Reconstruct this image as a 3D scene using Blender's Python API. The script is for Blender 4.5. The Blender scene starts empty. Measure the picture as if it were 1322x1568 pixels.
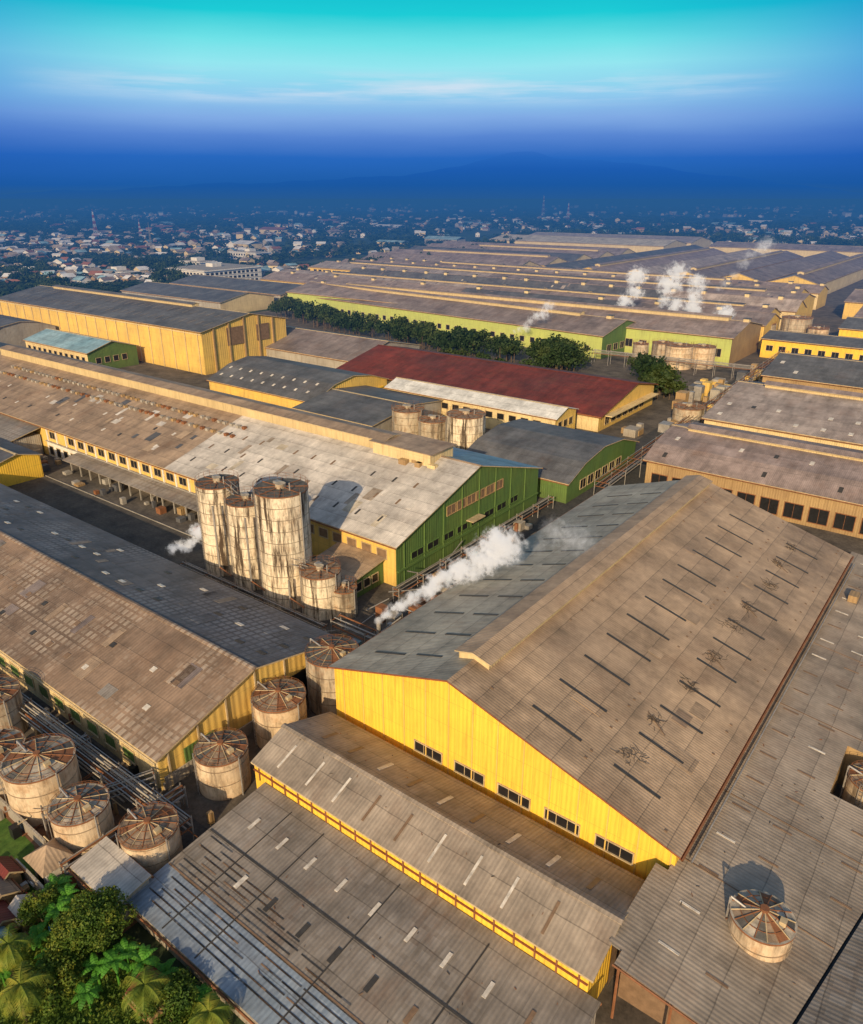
import bpy, math, random, bmesh
import numpy as np
from mathutils import Vector, Matrix
random.seed(7); np.random.seed(7)
R=math.radians
SUN_AZ=21.0   # light travels toward +Y, turned this many degrees toward -X
SUN_EL=20.5

# ------------------------------------------------------------------ materials
def lin(r,g,b):
    f=lambda c:(c/255/12.92) if c/255<=0.04045 else ((c/255+0.055)/1.055)**2.4
    return (f(r),f(g),f(b),1)
class N:
    def __init__(s,name):
        s.m=bpy.data.materials.new(name); s.m.use_nodes=True
        s.t=s.m.node_tree; s.t.nodes.clear()
    def n(s,t,**k):
        x=s.t.nodes.new(t)
        for a,b in k.items(): setattr(x,a,b)
        return x
    def l(s,a,b): s.t.links.new(a,b)
    def math(s,op,a,b=None,c=None,clamp=False):
        x=s.n('ShaderNodeMath',operation=op); x.use_clamp=clamp
        for i,v in enumerate((a,b,c)):
            if v is None: continue
            if isinstance(v,(int,float)): x.inputs[i].default_value=v
            else: s.l(v,x.inputs[i])
        return x.outputs[0]
    def mix(s,f,a,b,mode='MIX'):
        x=s.n('ShaderNodeMix',data_type='RGBA',blend_type=mode)
        for i,v in ((0,f),(6,a),(7,b)):
            if isinstance(v,(int,float,tuple)): x.inputs[i].default_value=v
            else: s.l(v,x.inputs[i])
        return x.outputs[2]
    def grey(s,v):
        c=s.n('ShaderNodeCombineColor')
        for i in range(3): s.l(v,c.inputs[i])
        return c.outputs[0]
    def ramp(s,f,stops):
        x=s.n('ShaderNodeValToRGB'); r=x.color_ramp
        while len(r.elements)<len(stops): r.elements.new(0.5)
        for e,(p,c) in zip(r.elements,stops):
            e.position=p; e.color=c if isinstance(c,tuple) else (c,c,c,1)
        s.l(f,x.inputs[0]); return x.outputs[0]
    def noise(s,vec,scale,detail=4,rough=.6):
        x=s.n('ShaderNodeTexNoise'); x.inputs['Scale'].default_value=scale
        x.inputs['Detail'].default_value=detail; x.inputs['Roughness'].default_value=rough
        s.l(vec,x.inputs['Vector']); return x.outputs[0]
    def mapv(s,vec,sc,loc=(0,0,0)):
        x=s.n('ShaderNodeMapping'); x.inputs['Scale'].default_value=sc; x.inputs['Location'].default_value=loc
        s.l(vec,x.inputs['Vector']); return x.outputs[0]
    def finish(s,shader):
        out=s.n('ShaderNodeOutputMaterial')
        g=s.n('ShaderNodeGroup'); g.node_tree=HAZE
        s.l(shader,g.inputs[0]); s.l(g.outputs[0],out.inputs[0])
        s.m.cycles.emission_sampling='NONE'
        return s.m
# aerial perspective as a function of WORLD position (blue glow mixed into surfaces by distance)
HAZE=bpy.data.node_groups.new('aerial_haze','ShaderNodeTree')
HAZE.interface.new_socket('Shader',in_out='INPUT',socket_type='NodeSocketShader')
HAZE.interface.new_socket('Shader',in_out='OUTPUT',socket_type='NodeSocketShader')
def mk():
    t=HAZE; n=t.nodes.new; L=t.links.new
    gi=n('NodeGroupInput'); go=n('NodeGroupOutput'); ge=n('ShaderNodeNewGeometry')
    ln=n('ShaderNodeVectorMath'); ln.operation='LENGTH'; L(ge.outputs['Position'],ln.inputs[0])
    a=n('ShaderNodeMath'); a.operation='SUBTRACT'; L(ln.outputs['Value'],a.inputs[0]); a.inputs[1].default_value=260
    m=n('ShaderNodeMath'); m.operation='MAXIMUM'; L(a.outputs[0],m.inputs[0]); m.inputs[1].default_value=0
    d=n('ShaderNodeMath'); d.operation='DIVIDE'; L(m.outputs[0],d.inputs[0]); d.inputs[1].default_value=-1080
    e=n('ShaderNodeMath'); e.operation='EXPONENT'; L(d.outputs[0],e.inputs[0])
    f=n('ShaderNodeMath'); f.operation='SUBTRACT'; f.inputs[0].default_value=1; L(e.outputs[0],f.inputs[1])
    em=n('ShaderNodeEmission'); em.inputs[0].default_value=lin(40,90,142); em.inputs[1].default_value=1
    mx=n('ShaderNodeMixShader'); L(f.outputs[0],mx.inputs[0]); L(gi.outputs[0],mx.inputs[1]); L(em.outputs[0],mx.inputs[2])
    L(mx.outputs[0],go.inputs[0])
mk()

def bsdf(k,col,rough=.7,bump=None,bs=.3,bd=.05,metal=0,spec=.3):
    b=k.n('ShaderNodeBsdfPrincipled')
    if isinstance(col,tuple): b.inputs['Base Color'].default_value=col
    else: k.l(col,b.inputs['Base Color'])
    b.inputs['Roughness'].default_value=rough; b.inputs['Metallic'].default_value=metal
    b.inputs['Specular IOR Level'].default_value=spec
    if bump is not None:
        x=k.n('ShaderNodeBump'); x.inputs['Strength'].default_value=bs; x.inputs['Distance'].default_value=bd
        k.l(bump,x.inputs['Height']); k.l(x.outputs[0],b.inputs['Normal'])
    return b.outputs[0]

def roof_mat(name,c1,c2,dark=.5,corr=.35,sheet=(1.1,3.0),streak=.45,rust=.15,rough=.6,sheetvar=.035,cell=None,seed=0,spec=.25,G=1.16,seam=.62):
    c1=tuple(c*G for c in c1);c2=tuple(c*G for c in c2)
    k=N(name); uv=k.n('ShaderNodeUVMap').outputs[0]
    sx=k.n('ShaderNodeSeparateXYZ'); k.l(uv,sx.inputs[0]); u,v=sx.outputs[0],sx.outputs[1]
    big=k.ramp(k.noise(k.mapv(uv,(1,1,1),(seed*17,seed*9,seed)),.05,6,.66),[(.36,0.),(.64,1.)])
    col=k.mix(big,c1+(1,),c2+(1,))
    br=k.n('ShaderNodeTexBrick'); br.offset=0; br.inputs['Scale'].default_value=1
    br.inputs['Brick Width'].default_value=sheet[0]; br.inputs['Row Height'].default_value=sheet[1]
    br.inputs['Mortar Size'].default_value=0
    br.inputs['Color1'].default_value=(1+sheetvar,)*3+(1,); br.inputs['Color2'].default_value=(1-sheetvar,)*3+(1,)
    k.l(uv,br.inputs['Vector']); col=k.mix(1.,col,br.outputs[0],'MULTIPLY')
    b2=k.n('ShaderNodeTexBrick'); b2.offset=.5; b2.inputs['Scale'].default_value=1
    b2.inputs['Brick Width'].default_value=sheet[0]*9; b2.inputs['Row Height'].default_value=sheet[1]*2
    b2.inputs['Mortar Size'].default_value=0.0
    b2.inputs['Color1'].default_value=(1.06,1.06,1.05,1); b2.inputs['Color2'].default_value=(.92,.925,.93,1)
    k.l(uv,b2.inputs['Vector']); col=k.mix(.8,col,b2.outputs[0],'MULTIPLY')
    wob=k.math('MULTIPLY',k.noise(uv,.35,2,.5),.25)
    fv=k.math('FRACT',k.math('DIVIDE',k.math('ADD',v,wob),sheet[1]))
    ln=k.math('MULTIPLY',k.math('LESS_THAN',fv,.032),1-seam)
    fu=k.math('FRACT',k.math('DIVIDE',u,sheet[0]*2)); ln=k.math('MAXIMUM',ln,k.math('MULTIPLY',k.math('LESS_THAN',fu,.03),(1-seam)*.5))
    col=k.mix(ln,col,(.03,.028,.025,1))
    # dust and soot washing down from each lap
    wash=k.math('MULTIPLY',k.math('SUBTRACT',1.,k.math('MULTIPLY',fv,2.2),clamp=True),k.ramp(k.noise(k.mapv(uv,(1.2,.3,1),(seed,2,0)),.8,4,.7),[(.42,0.),(.62,1.)]))
    col=k.mix(k.math('MULTIPLY',wash,.32),col,(.07,.055,.04,1))
    st=k.noise(k.mapv(uv,(.5,.09,1),(seed,0,0)),1.,5,.66)
    st=k.ramp(st,[(.36,dark),(.58,1.)]); col=k.mix(streak,col,st,'MULTIPLY')
    bl=k.ramp(k.noise(k.mapv(uv,(1,1,1),(seed*5,3,0)),.13,7,.7),[(.34,.52),(.60,1.12)]); col=k.mix(.85,col,bl,'MULTIPLY')
    sp=k.ramp(k.noise(uv,1.0,4,.7),[(.36,.72),(.6,1.06)]); col=k.mix(.4,col,sp,'MULTIPLY')
    rs=k.ramp(k.noise(k.mapv(uv,(.4,.22,1),(seed*3,5,0)),.5,6,.72),[(.52,0.),(.70,1.)])
    rs=k.math('MULTIPLY',rs,rust*1.7); col=k.mix(rs,col,(.19,.095,.05,1))
    if cell:
        cw,ch,ca,cc=cell
        fu=k.math('FRACT',k.math('DIVIDE',u,cw)); fv=k.math('FRACT',k.math('DIVIDE',v,ch))
        a=k.math('MULTIPLY',k.math('LESS_THAN',fu,.62),k.math('LESS_THAN',fv,.72))
        nn=k.ramp(k.noise(k.mapv(uv,(1,1,1),(31+seed,7,0)),.06,5,.72),[(.47,0.),(.60,1.)])
        a=k.math('MULTIPLY',k.math('MULTIPLY',a,nn),ca); col=k.mix(a,col,cc+(1,))
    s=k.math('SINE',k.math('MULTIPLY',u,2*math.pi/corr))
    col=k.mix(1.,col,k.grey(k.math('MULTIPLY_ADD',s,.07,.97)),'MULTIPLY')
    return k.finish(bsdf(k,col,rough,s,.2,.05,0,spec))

def wall_mat(name,c1,c2,corr=.5,streak=.6,dirt=(.14,.08,.035),seed=0,rough=.6):
    k=N(name); uv=k.n('ShaderNodeUVMap').outputs[0]
    sx=k.n('ShaderNodeSeparateXYZ'); k.l(uv,sx.inputs[0]); u,v=sx.outputs[0],sx.outputs[1]
    big=k.ramp(k.noise(uv,.12,5,.6),[(.35,0.),(.65,1.)]); col=k.mix(big,c1+(1,),c2+(1,))
    st=k.ramp(k.noise(k.mapv(uv,(1.1,.14,1),(seed*5,0,0)),1.,6,.72),[(.50,0.),(.75,1.)])
    st=k.math('MULTIPLY',st,streak); col=k.mix(st,col,dirt+(1,))
    lo=k.math('MULTIPLY',k.ramp(k.math('DIVIDE',v,10.),[(0.,1.),(.25,0.)]),k.noise(uv,.8,4,.7))
    lo=k.math('MULTIPLY',lo,.5); col=k.mix(lo,col,dirt+(1,))
    fu=k.math('FRACT',k.math('DIVIDE',u,3.)); fv=k.math('FRACT',k.math('DIVIDE',v,3.1))
    pn=k.math('MULTIPLY',k.math('MAXIMUM',k.math('LESS_THAN',fu,.025),k.math('LESS_THAN',fv,.02)),.28); col=k.mix(pn,col,dirt+(1,))
    s=k.math('SINE',k.math('MULTIPLY',u,2*math.pi/corr))
    return k.finish(bsdf(k,col,rough,s,.3,.07))

def plain(name,c,rough=.6,var=.35,scale=1.2,metal=0,bump=.2):
    k=N(name); p=k.n('ShaderNodeNewGeometry').outputs['Position']
    n=k.noise(p,scale,5,.65); r=k.ramp(n,[(.3,1-var),(.7,1+var*.4)])
    col=k.mix(1.,c+(1,),r,'MULTIPLY')
    return k.finish(bsdf(k,col,rough,n,bump,.05,metal))

def tank_mat(name,c1,c2,stain=(.05,.03,.018),amt=.85,seed=0,lo=.45,hi=.60,rust=.75,us=1.0):
    k=N(name); uv=k.n('ShaderNodeUVMap').outputs[0]
    sx=k.n('ShaderNodeSeparateXYZ'); k.l(uv,sx.inputs[0]); u,v=sx.outputs[0],sx.outputs[1]
    col=k.mix(k.ramp(k.noise(uv,.3,4,.6),[(.35,0.),(.65,1.)]),c1+(1,),c2+(1,))
    rs=k.math('MULTIPLY',k.ramp(k.noise(k.mapv(uv,(.8,.6,1),(seed,4,0)),.9,6,.74),[(.48,0.),(.66,1.)]),rust); col=k.mix(rs,col,(.34,.15,.05,1))
    a=k.ramp(k.noise(k.mapv(uv,(us,.08,1),(seed*7,seed,0)),1.,6,.74),[(lo,0.),(hi,1.)])
    b=k.ramp(k.noise(k.mapv(uv,(1.2,.6,1),(seed*3,seed*2,0)),1.,6,.75),[(.50,0.),(.66,1.)])
    a=k.math('MAXIMUM',a,k.math('MULTIPLY',b,.65)); a=k.math('MULTIPLY',a,amt); col=k.mix(a,col,stain+(1,))
    fv=k.math('FRACT',k.math('DIVIDE',v,1.9)); sm=k.math('MULTIPLY',k.math('LESS_THAN',fv,.05),.7)
    col=k.mix(sm,col,stain+(1,))
    return k.finish(bsdf(k,col,.65,k.noise(uv,2.,4,.6),.25,.06))

M={}
M['tan']=roof_mat('roof_tan_sheet',(.43,.30,.19),(.34,.245,.165),seed=1,streak=.35,rust=.14)
M['tan_dk']=roof_mat('roof_shade_sheet',(.36,.32,.25),(.27,.25,.205),seed=2,streak=.35)  # darker, greyer tan for the slope turned from the sun; shade in the colour
M['brown']=roof_mat('roof_brown_sheet',(.29,.195,.13),(.195,.135,.095),seed=3,streak=.45,cell=(1.1,1.25,.55,(.50,.41,.32)),corr=.5)
M['back_shade']=roof_mat('roof_shaded_back_sheet',(.085,.09,.105),(.125,.12,.125),seed=4,streak=.35,cell=(1.1,1.25,.5,(.26,.27,.29)),rust=.05,corr=.5)  # dark copy of the brown roof; shade of the back slope put into colour
M['grey']=roof_mat('roof_grey_sheet',(.36,.285,.215),(.28,.23,.18),seed=5,streak=.35,rust=.16,corr=.4)
M['grey2']=roof_mat('roof_worn_grey_sheet',(.28,.235,.19),(.19,.165,.145),seed=6,streak=.4,rust=.2,corr=.4,cell=(1.4,1.5,.3,(.40,.37,.34)))
M['blue_refl']=roof_mat('roof_blue_reflection_sheet',(.25,.30,.35),(.18,.21,.26),seed=16,streak=.35,rust=.08,corr=.45,cell=(1.4,1.5,.6,(.5,.53,.56)))  # blue reflected light on the lower roof strip, put into the sheet colour
M['white']=roof_mat('roof_pale_zinc_sheet',(.62,.56,.49),(.47,.42,.37),seed=7,streak=.35,rust=.1,dark=.6)
M['bright']=roof_mat('roof_new_white_sheet',(.66,.64,.60),(.58,.56,.52),seed=17,streak=.2,rust=.04)
M['taupe']=roof_mat('roof_taupe_sheet',(.36,.255,.17),(.28,.20,.14),seed=8,streak=.5,rust=.22)
M['red']=roof_mat('roof_red_sheet',(.19,.036,.024),(.11,.03,.026),seed=9,streak=.6,rust=.1)
M['blue']=roof_mat('roof_bluegreen_sheet',(.20,.34,.40),(.28,.40,.44),seed=10,streak=.4,rust=.05)
M['char']=roof_mat('roof_charcoal_sheet',(.13,.13,.135),(.09,.09,.10),seed=11,streak=.4,rust=.08)
for i,(a,b,r_) in enumerate((((.32,.245,.22),(.22,.17,.155),.2),((.24,.185,.17),(.32,.25,.22),.3),((.19,.15,.14),(.25,.20,.18),.2),((.40,.33,.29),(.30,.24,.21),.15))):
    M[('lilac','lilac2','lilac3','lilac4')[i]]=roof_mat('roof_old_factory_sheet_'+'abcd'[i],a,b,seed=12+i,streak=.5,rust=r_,sheet=(2,5),seam=.8)
M['cream_r']=roof_mat('roof_cream_sheet',(.55,.47,.36),(.45,.38,.28),seed=24,streak=.3,rust=.1)
M['yel']=wall_mat('wall_yellow_paint',(.88,.56,.06),(.80,.48,.055),seed=1,streak=.42)
M['yel2']=wall_mat('wall_faded_yellow',(.78,.51,.12),(.62,.41,.12),seed=2,corr=.9,streak=.5)
M['cream']=wall_mat('wall_cream_paint',(.72,.56,.29),(.58,.44,.23),seed=3,streak=.5)
M['green']=wall_mat('wall_green_paint',(.08,.15,.045),(.115,.18,.045),seed=4,streak=.6,dirt=(.05,.04,.02))
M['lime']=wall_mat('wall_yellowgreen_paint',(.46,.50,.13),(.40,.44,.13),seed=5,streak=.4)
M['tanw']=wall_mat('wall_tan_sheet',(.42,.28,.13),(.31,.20,.10),seed=6,streak=.6)
M['greyw']=wall_mat('wall_grey_render',(.40,.36,.30),(.28,.25,.21),seed=7,streak=.6)
M['whitew']=wall_mat('wall_white_render',(.75,.70,.62),(.66,.61,.52),seed=8,streak=.4,corr=4)
M['dark']=plain('opening_dark',(.018,.018,.02),.35)
M['slot']=plain('slot_dark_panel',(.055,.05,.045),.5)
M['slotw']=plain('skylight_fibreglass',(.66,.59,.50),.35,var=.45)
M['slotb']=plain('skylight_aged_brown',(.22,.14,.085),.5)
M['steel']=plain('pipe_steel',(.36,.33,.30),.45,metal=.3)
M['rusty']=plain('rusty_steel',(.24,.10,.045),.75)
M['trim']=plain('trim_cream',(.50,.38,.22),.6)
M['trimr']=plain('trim_rust_red',(.25,.085,.035),.7)
M['conc']=plain('concrete',(.33,.30,.26),.8,scale=.6)
M['stem']=plain('dry_creeper',(.08,.06,.045),.9)
M['tank']=tank_mat('tank_plate_pale',(.68,.53,.36),(.56,.42,.27),seed=1,amt=.75,lo=.50,hi=.68,rust=.5,us=.6)
M['silo']=tank_mat('silo_concrete',(.80,.68,.50),(.70,.58,.42),seed=2,amt=.97,lo=.465,hi=.58,rust=.35)
M['tankg']=tank_mat('tank_plate_grey',(.52,.43,.31),(.40,.33,.24),seed=3,amt=.8,lo=.48,hi=.64,rust=.5,us=.6)
M['ttop']=plain('tank_roof_brown',(.28,.20,.135),.8,scale=1.2,var=.65)
M['ttop2']=plain('tank_roof_pale',(.42,.36,.28),.8,scale=1.2,var=.65)
M['ttopd']=plain('tank_roof_dark',(.12,.11,.095),.8,scale=1.5,var=.5)

# ------------------------------------------------------------------ mesh builder
class MB:
    def __init__(s): s.v=[];s.f=[];s.uv=[];s.mi=[];s.ms=[]
    def m(s,mat):
        if isinstance(mat,str): mat=M[mat]
        if mat not in s.ms: s.ms.append(mat)
        return s.ms.index(mat)
    def face(s,pts,uvs,mat):
        b=len(s.v); s.v+= [tuple(p) for p in pts]; s.f.append(tuple(range(b,b+len(pts)))); s.uv+=list(uvs); s.mi.append(s.m(mat))
    def box(s,x0,x1,y0,y1,z0,z1,mat):
        P=[(x0,y0),(x1,y0),(x1,y1),(x0,y1)]
        for i in range(4):
            a=P[i];b=P[(i+1)%4]; u0,u1=(a[0],b[0]) if i%2==0 else (a[1],b[1])
            s.face([(a[0],a[1],z0),(b[0],b[1],z0),(b[0],b[1],z1),(a[0],a[1],z1)],[(u0,z0),(u1,z0),(u1,z1),(u0,z1)],mat)
        s.face([(p[0],p[1],z1) for p in P],P,mat); s.face([(p[0],p[1],z0) for p in P[::-1]],P[::-1],mat)
    def cyl(s,x,y,z0,z1,r,mat,n=32,r1=None,cap=True,capmat=None):
        r1=r if r1 is None else r1
        for i in range(n):
            a=2*math.pi*i/n;b=2*math.pi*(i+1)/n
            s.face([(x+r*math.cos(a),y+r*math.sin(a),z0),(x+r*math.cos(b),y+r*math.sin(b),z0),(x+r1*math.cos(b),y+r1*math.sin(b),z1),(x+r1*math.cos(a),y+r1*math.sin(a),z1)],
                   [(a*r+x,z0),(b*r+x,z0),(b*r+x,z1),(a*r+x,z1)],mat)
        if cap and r1>.01:
            s.face([(x+r1*math.cos(2*math.pi*i/n),y+r1*math.sin(2*math.pi*i/n),z1) for i in range(n)],[(math.cos(2*math.pi*i/n),math.sin(2*math.pi*i/n)) for i in range(n)],capmat or mat)
    def tube(s,p,q,r,mat,n=6,r1=None):
        p=Vector(p);q=Vector(q);d=(q-p)
        if d.length<1e-6: return
        L=d.length;d.normalize(); a=d.orthogonal().normalized(); b=d.cross(a); r1=r if r1 is None else r1
        for i in range(n):
            t0=2*math.pi*i/n;t1=2*math.pi*(i+1)/n
            e0=a*math.cos(t0)+b*math.sin(t0);e1=a*math.cos(t1)+b*math.sin(t1)
            s.face([p+e0*r,p+e1*r,q+e1*r1,q+e0*r1],[(t0*r,0),(t1*r,0),(t1*r,L),(t0*r,L)],mat)
    def build(s,name,parent=None):
        me=bpy.data.meshes.new(name); me.from_pydata(s.v,[],s.f)
        for m in s.ms: me.materials.append(m)
        me.polygons.foreach_set('material_index',s.mi)
        ul=me.uv_layers.new(name='UVMap'); ul.data.foreach_set('uv',[c for p in s.uv for c in p[:2]])
        me.update(); o=bpy.data.objects.new(name,me); bpy.context.collection.objects.link(o)
        if parent: o.parent=parent
        return o
def empty(name,rot=0,piv=(0,0)):
    e=bpy.data.objects.new(name,None); bpy.context.collection.objects.link(e); e.empty_display_size=1
    if rot:
        r=R(rot); x,y=piv; e.rotation_euler=(0,0,r)
        e.location=(x-(math.cos(r)*x-math.sin(r)*y), y-(math.sin(r)*x+math.cos(r)*y),0)
    return e
def T(axis,a,s,z): return (a,s,z) if axis=='X' else (s,a,z)
def zat(prof,s):
    for (s0,z0),(s1,z1) in zip(prof,prof[1:]):
        if s0<=s<=s1: return z0+(z1-z0)*(s-s0)/(s1-s0)
    return prof[-1][1]
def slab(mb,axis,p0,p1,a0,a1,h0,h1,mat,v0=0,side=None):
    side=side or mat
    L=math.hypot(p1[0]-p0[0],p1[1]-p0[1])
    t=lambda a,p,h:T(axis,a,p[0],p[1]+h)
    mb.face([t(a0,p0,h1),t(a1,p0,h1),t(a1,p1,h1),t(a0,p1,h1)],[(a0,v0),(a1,v0),(a1,v0+L),(a0,v0+L)],mat)
    mb.face([t(a0,p0,h0),t(a1,p0,h0),t(a1,p1,h0),t(a0,p1,h0)],[(a0,v0),(a1,v0),(a1,v0+L),(a0,v0+L)],side)
    for a in (a0,a1): mb.face([t(a,p0,h0),t(a,p1,h0),t(a,p1,h1),t(a,p0,h1)],[(0,0),(L,0),(L,.3),(0,.3)],side)
    for p in (p0,p1): mb.face([t(a0,p,h0),t(a1,p,h0),t(a1,p,h1),t(a0,p,h1)],[(a0,0),(a1,0),(a1,.3),(a0,.3)],side)

def building(name,axis,a0,a1,prof,wall,gable,roofs,oh=.6,eo=.5,side='trim',rot=0,piv=(0,0),monitor=None,vents=0,cap=True,segs=None,z0=0,gut='rusty'):
    E=empty(name,rot,piv)
    if isinstance(roofs,str): roofs=[roofs]*(len(prof)-1)
    w=MB(); s0,s1=prof[0][0],prof[-1][0]; top=[(s,z-.28) for s,z in prof]
    for s,z in (top[0],top[-1]):
        w.face([T(axis,a0,s,z0),T(axis,a1,s,z0),T(axis,a1,s,z),T(axis,a0,s,z)],[(a0,0),(a1,0),(a1,z),(a0,z)],wall)
    for a in (a0,a1):
        pts=[(s0,z0)]+top+[(s1,z0)]
        w.face([T(axis,a,s,z) for s,z in pts],pts,gable)
    w.build('walls',E)
    r=MB(); v=0
    segs=segs or [(a0-oh,a1+oh,None)]
    for i,((s_0,za),(s_1,zb)) in enumerate(zip(prof,prof[1:])):
        L=math.hypot(s_1-s_0,zb-za); p0=(s_0,za);p1=(s_1,zb)
        if i==0: p0=(s_0-(s_1-s_0)/L*eo, za-(zb-za)/L*eo)
        if i==len(prof)-2: p1=(s_1+(s_1-s_0)/L*eo, zb+(zb-za)/L*eo)
        for (b0,b1,mm) in segs:
            slab(r,axis,p0,p1,b0,b1,-.2,0,(mm[i] if mm else roofs[i]),v,side)
        v+=L
    r.build('roof',E)
    d=MB()
    ri=max(range(len(prof)),key=lambda i:prof[i][1]); rs,rz=prof[ri]
    if cap:
        q=.35
        zl=zat(prof,rs-q) if ri>0 else rz; zr=zat(prof,rs+q) if ri<len(prof)-1 else rz
        cm='trim' if cap is True else cap
        if ri>0: slab(d,axis,(rs-q,zl),(rs,rz),a0-oh-.1,a1+oh+.1,.02,.1,cm)
        if ri<len(prof)-1: slab(d,axis,(rs,rz),(rs+q,zr),a0-oh-.1,a1+oh+.1,.02,.1,cm)
    if gut:
        for s,z,sg in ((prof[0][0],prof[0][1],-1),(prof[-1][0],prof[-1][1],1)):
            d.tube(T(axis,a0-oh,s+sg*(eo+.12),z-.38),T(axis,a1+oh,s+sg*(eo+.12),z-.38),.12,gut)
    if monitor:
        for (m0,m1,hw,h,mr) in monitor:
            zz=zat(prof,rs-hw); d2=MB()
            for sg in(-1,1):
                s_=rs+sg*hw; zb=zat(prof,s_)-.1
                d2.face([T(axis,m0,s_,zb),T(axis,m1,s_,zb),T(axis,m1,s_,rz+h-.15),T(axis,m0,s_,rz+h-.15)],[(m0,0),(m1,0),(m1,1),(m0,1)],'cream')
            for a in (m0,m1):
                d2.face([T(axis,a,rs-hw,zz-.3),T(axis,a,rs+hw,zz-.3),T(axis,a,rs+hw,rz+h-.15),T(axis,a,rs,rz+h+.25),T(axis,a,rs-hw,rz+h-.15)],[(0,0),(2,0),(2,1),(1,2),(0,1)],'cream')
            slab(d2,axis,(rs-hw-.4,rz+h-.2),(rs,rz+h+.4),m0-.3,m1+.3,-.08,.06,mr,0,'trim')
            slab(d2,axis,(rs,rz+h+.4),(rs+hw+.4,rz+h-.2),m0-.3,m1+.3,-.08,.06,mr,8,'trim')
            d2.build('ridge_monitor',E)
    if vents:
        a=a0+vents*.5
        while a<a1:
            x=T(axis,a,rs,0); hw=1.1
            d.box(x[0]-hw,x[0]+hw,x[1]-hw,x[1]+hw,rz-.6,rz+.9,'cream'); d.box(x[0]-hw-.3,x[0]+hw+.3,x[1]-hw-.3,x[1]+hw+.3,rz+.95,rz+1.15,'char')
            a+=vents*random.uniform(.8,1.25)
    if d.f: d.build('gutters_and_cap',E)
    return E
def openings(E,axis,s,a0,a1,z0,z1,w,gap,mat='dark',out=-1,name='windows',frame='trim',jit=0):
    d=MB(); a=a0
    def bx(aa,ab,za,zb,o,mm):
        c0,c1=sorted((s+out*.01,s+out*o))
        if axis=='X': d.box(aa,ab,c0,c1,za,zb,mm)
        else: d.box(c0,c1,aa,ab,za,zb,mm)
    while a+w<=a1:
        if not(jit and random.random()<jit):
            bx(a,a+w,z0,z1,.05,mat)
            if frame:
                bx(a-.12,a+w+.12,z1,z1+.12,.16,frame); bx(a-.12,a+w+.12,z0-.12,z0,.2,frame)
                bx(a-.12,a,z0,z1,.12,frame); bx(a+w,a+w+.12,z0,z1,.12,frame)
                if w>1.6:
                    nn=int(w/1.2)
                    for i in range(1,nn): bx(a+w*i/nn-.03,a+w*i/nn+.03,z0,z1,.09,frame)
        a+=w+gap
    return d.build(name,E)
def slots(E,axis,prof,rows,a0,a1,step,w,mat,name='roof_slots',jit=.0,h=.07):
    d=MB()
    for (sa,sb) in rows:
        a=a0
        while a<a1:
            if random.random()>=jit:
                o=random.uniform(-.15,.15)
                slab(d,axis,(sa,zat(prof,sa)),(sb,zat(prof,sb)),a+o,a+o+w,.01,h,mat if isinstance(mat,str) else random.choice(mat))
            a+=step
    return d.build(name,E)
def patches(E,axis,prof,s0,s1,a0,a1,n,mats,name='patched_sheets'):
    d=MB()
    for i in range(n):
        s=random.uniform(s0,s1-3.5);a=random.uniform(a0,a1); L=random.choice([1.6,3.2]);W=random.choice([1.1,2.2,1.1])
        slab(d,axis,(s,zat(prof,s)),(s+L,zat(prof,s+L)),a,a+W,.005,.04+.002*(i%7),random.choice(mats))
    return d.build(name,E)
def debris(E,zf,x0,x1,y0,y1,n,name='roof_debris'):
    d=MB()
    for i in range(n):
        x=random.uniform(x0,x1);y=random.uniform(y0,y1);a=random.uniform(0,3.14);l=random.uniform(.05,.35)
        x2=x+l*math.cos(a);y2=y+l*math.sin(a); d.tube((x,y,zf(x,y)+.05),(x2,y2,zf(x2,y2)+.05),random.uniform(.02,.045),random.choice(['stem','rusty','slotb']),4)
    return d.build(name,E)

# ------------------------------------------------------------------ main warehouse (right)
p1=[(-53.5,10),(-37,15.3),(-12.6,8.1)]
E=building('large_warehouse','Y',51.2,124,p1,'yel','yel',['tan_dk','tan'],oh=.5,side='trimr',monitor=[(55.5,123,1.9,.45,'tan')],cap=False)
slots(E,'Y',p1,[(-29.5,-24.0),(-20.5,-15.8)],55,122,5.6,.32,'slot')
slots(E,'Y',p1,[(-50.5,-46),(-44.5,-41)],55,122,5.6,.34,'slot')
slots(E,'Y',p1,[(-33.6,-33.3),(-22.9,-22.65),(-14.2,-13.95)],52,124,1.4,.22,'slotb',name='fixing_rows',jit=.6)
patches(E,'Y',p1,-33,-14,53,122,9,['tan','tan','taupe'])
openings(E,'X',51.2,-41.5,-13.8,4.1,5.3,3.6,1.8,name='wall_windows')
d=MB()
for i in range(9):
    y=57+i*7.5+random.uniform(-.8,.8); cx=-19.5+random.uniform(-.8,.8)
    for j in range(26):
        x=cx+random.gauss(0,.5);yy=y+random.gauss(0,.6)
        a=random.uniform(0,6.28)
        for q in range(3):
            l=random.uniform(.15,.45); a+=random.uniform(-.9,.9); x2=x+l*math.cos(a);y2=yy+l*math.sin(a)
            d.tube((x,yy,zat(p1,x)+.08),(x2,y2,zat(p1,x2)+.08+random.uniform(0,.08)),.022,'stem',3); x,yy=x2,y2
    if i%2: d.tube((cx-1,y+.5,zat(p1,cx-1)+.1),(cx+1.6,y-1.2,zat(p1,cx+1.6)+.1),.04,'slotb',4)
d.build('creeper_stems',E)
d=MB()
for y in range(54,124,6): d.tube((-12.3,y,7.9),(-12.9,y,5.2),.08,'rusty')
d.tube((-12.2,51,7.55),(-12.2,124,7.35),.16,'trimr',8)
d.tube((-11.5,52,6.7),(-11.5,124,6.7),.1,'steel',8)
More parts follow.
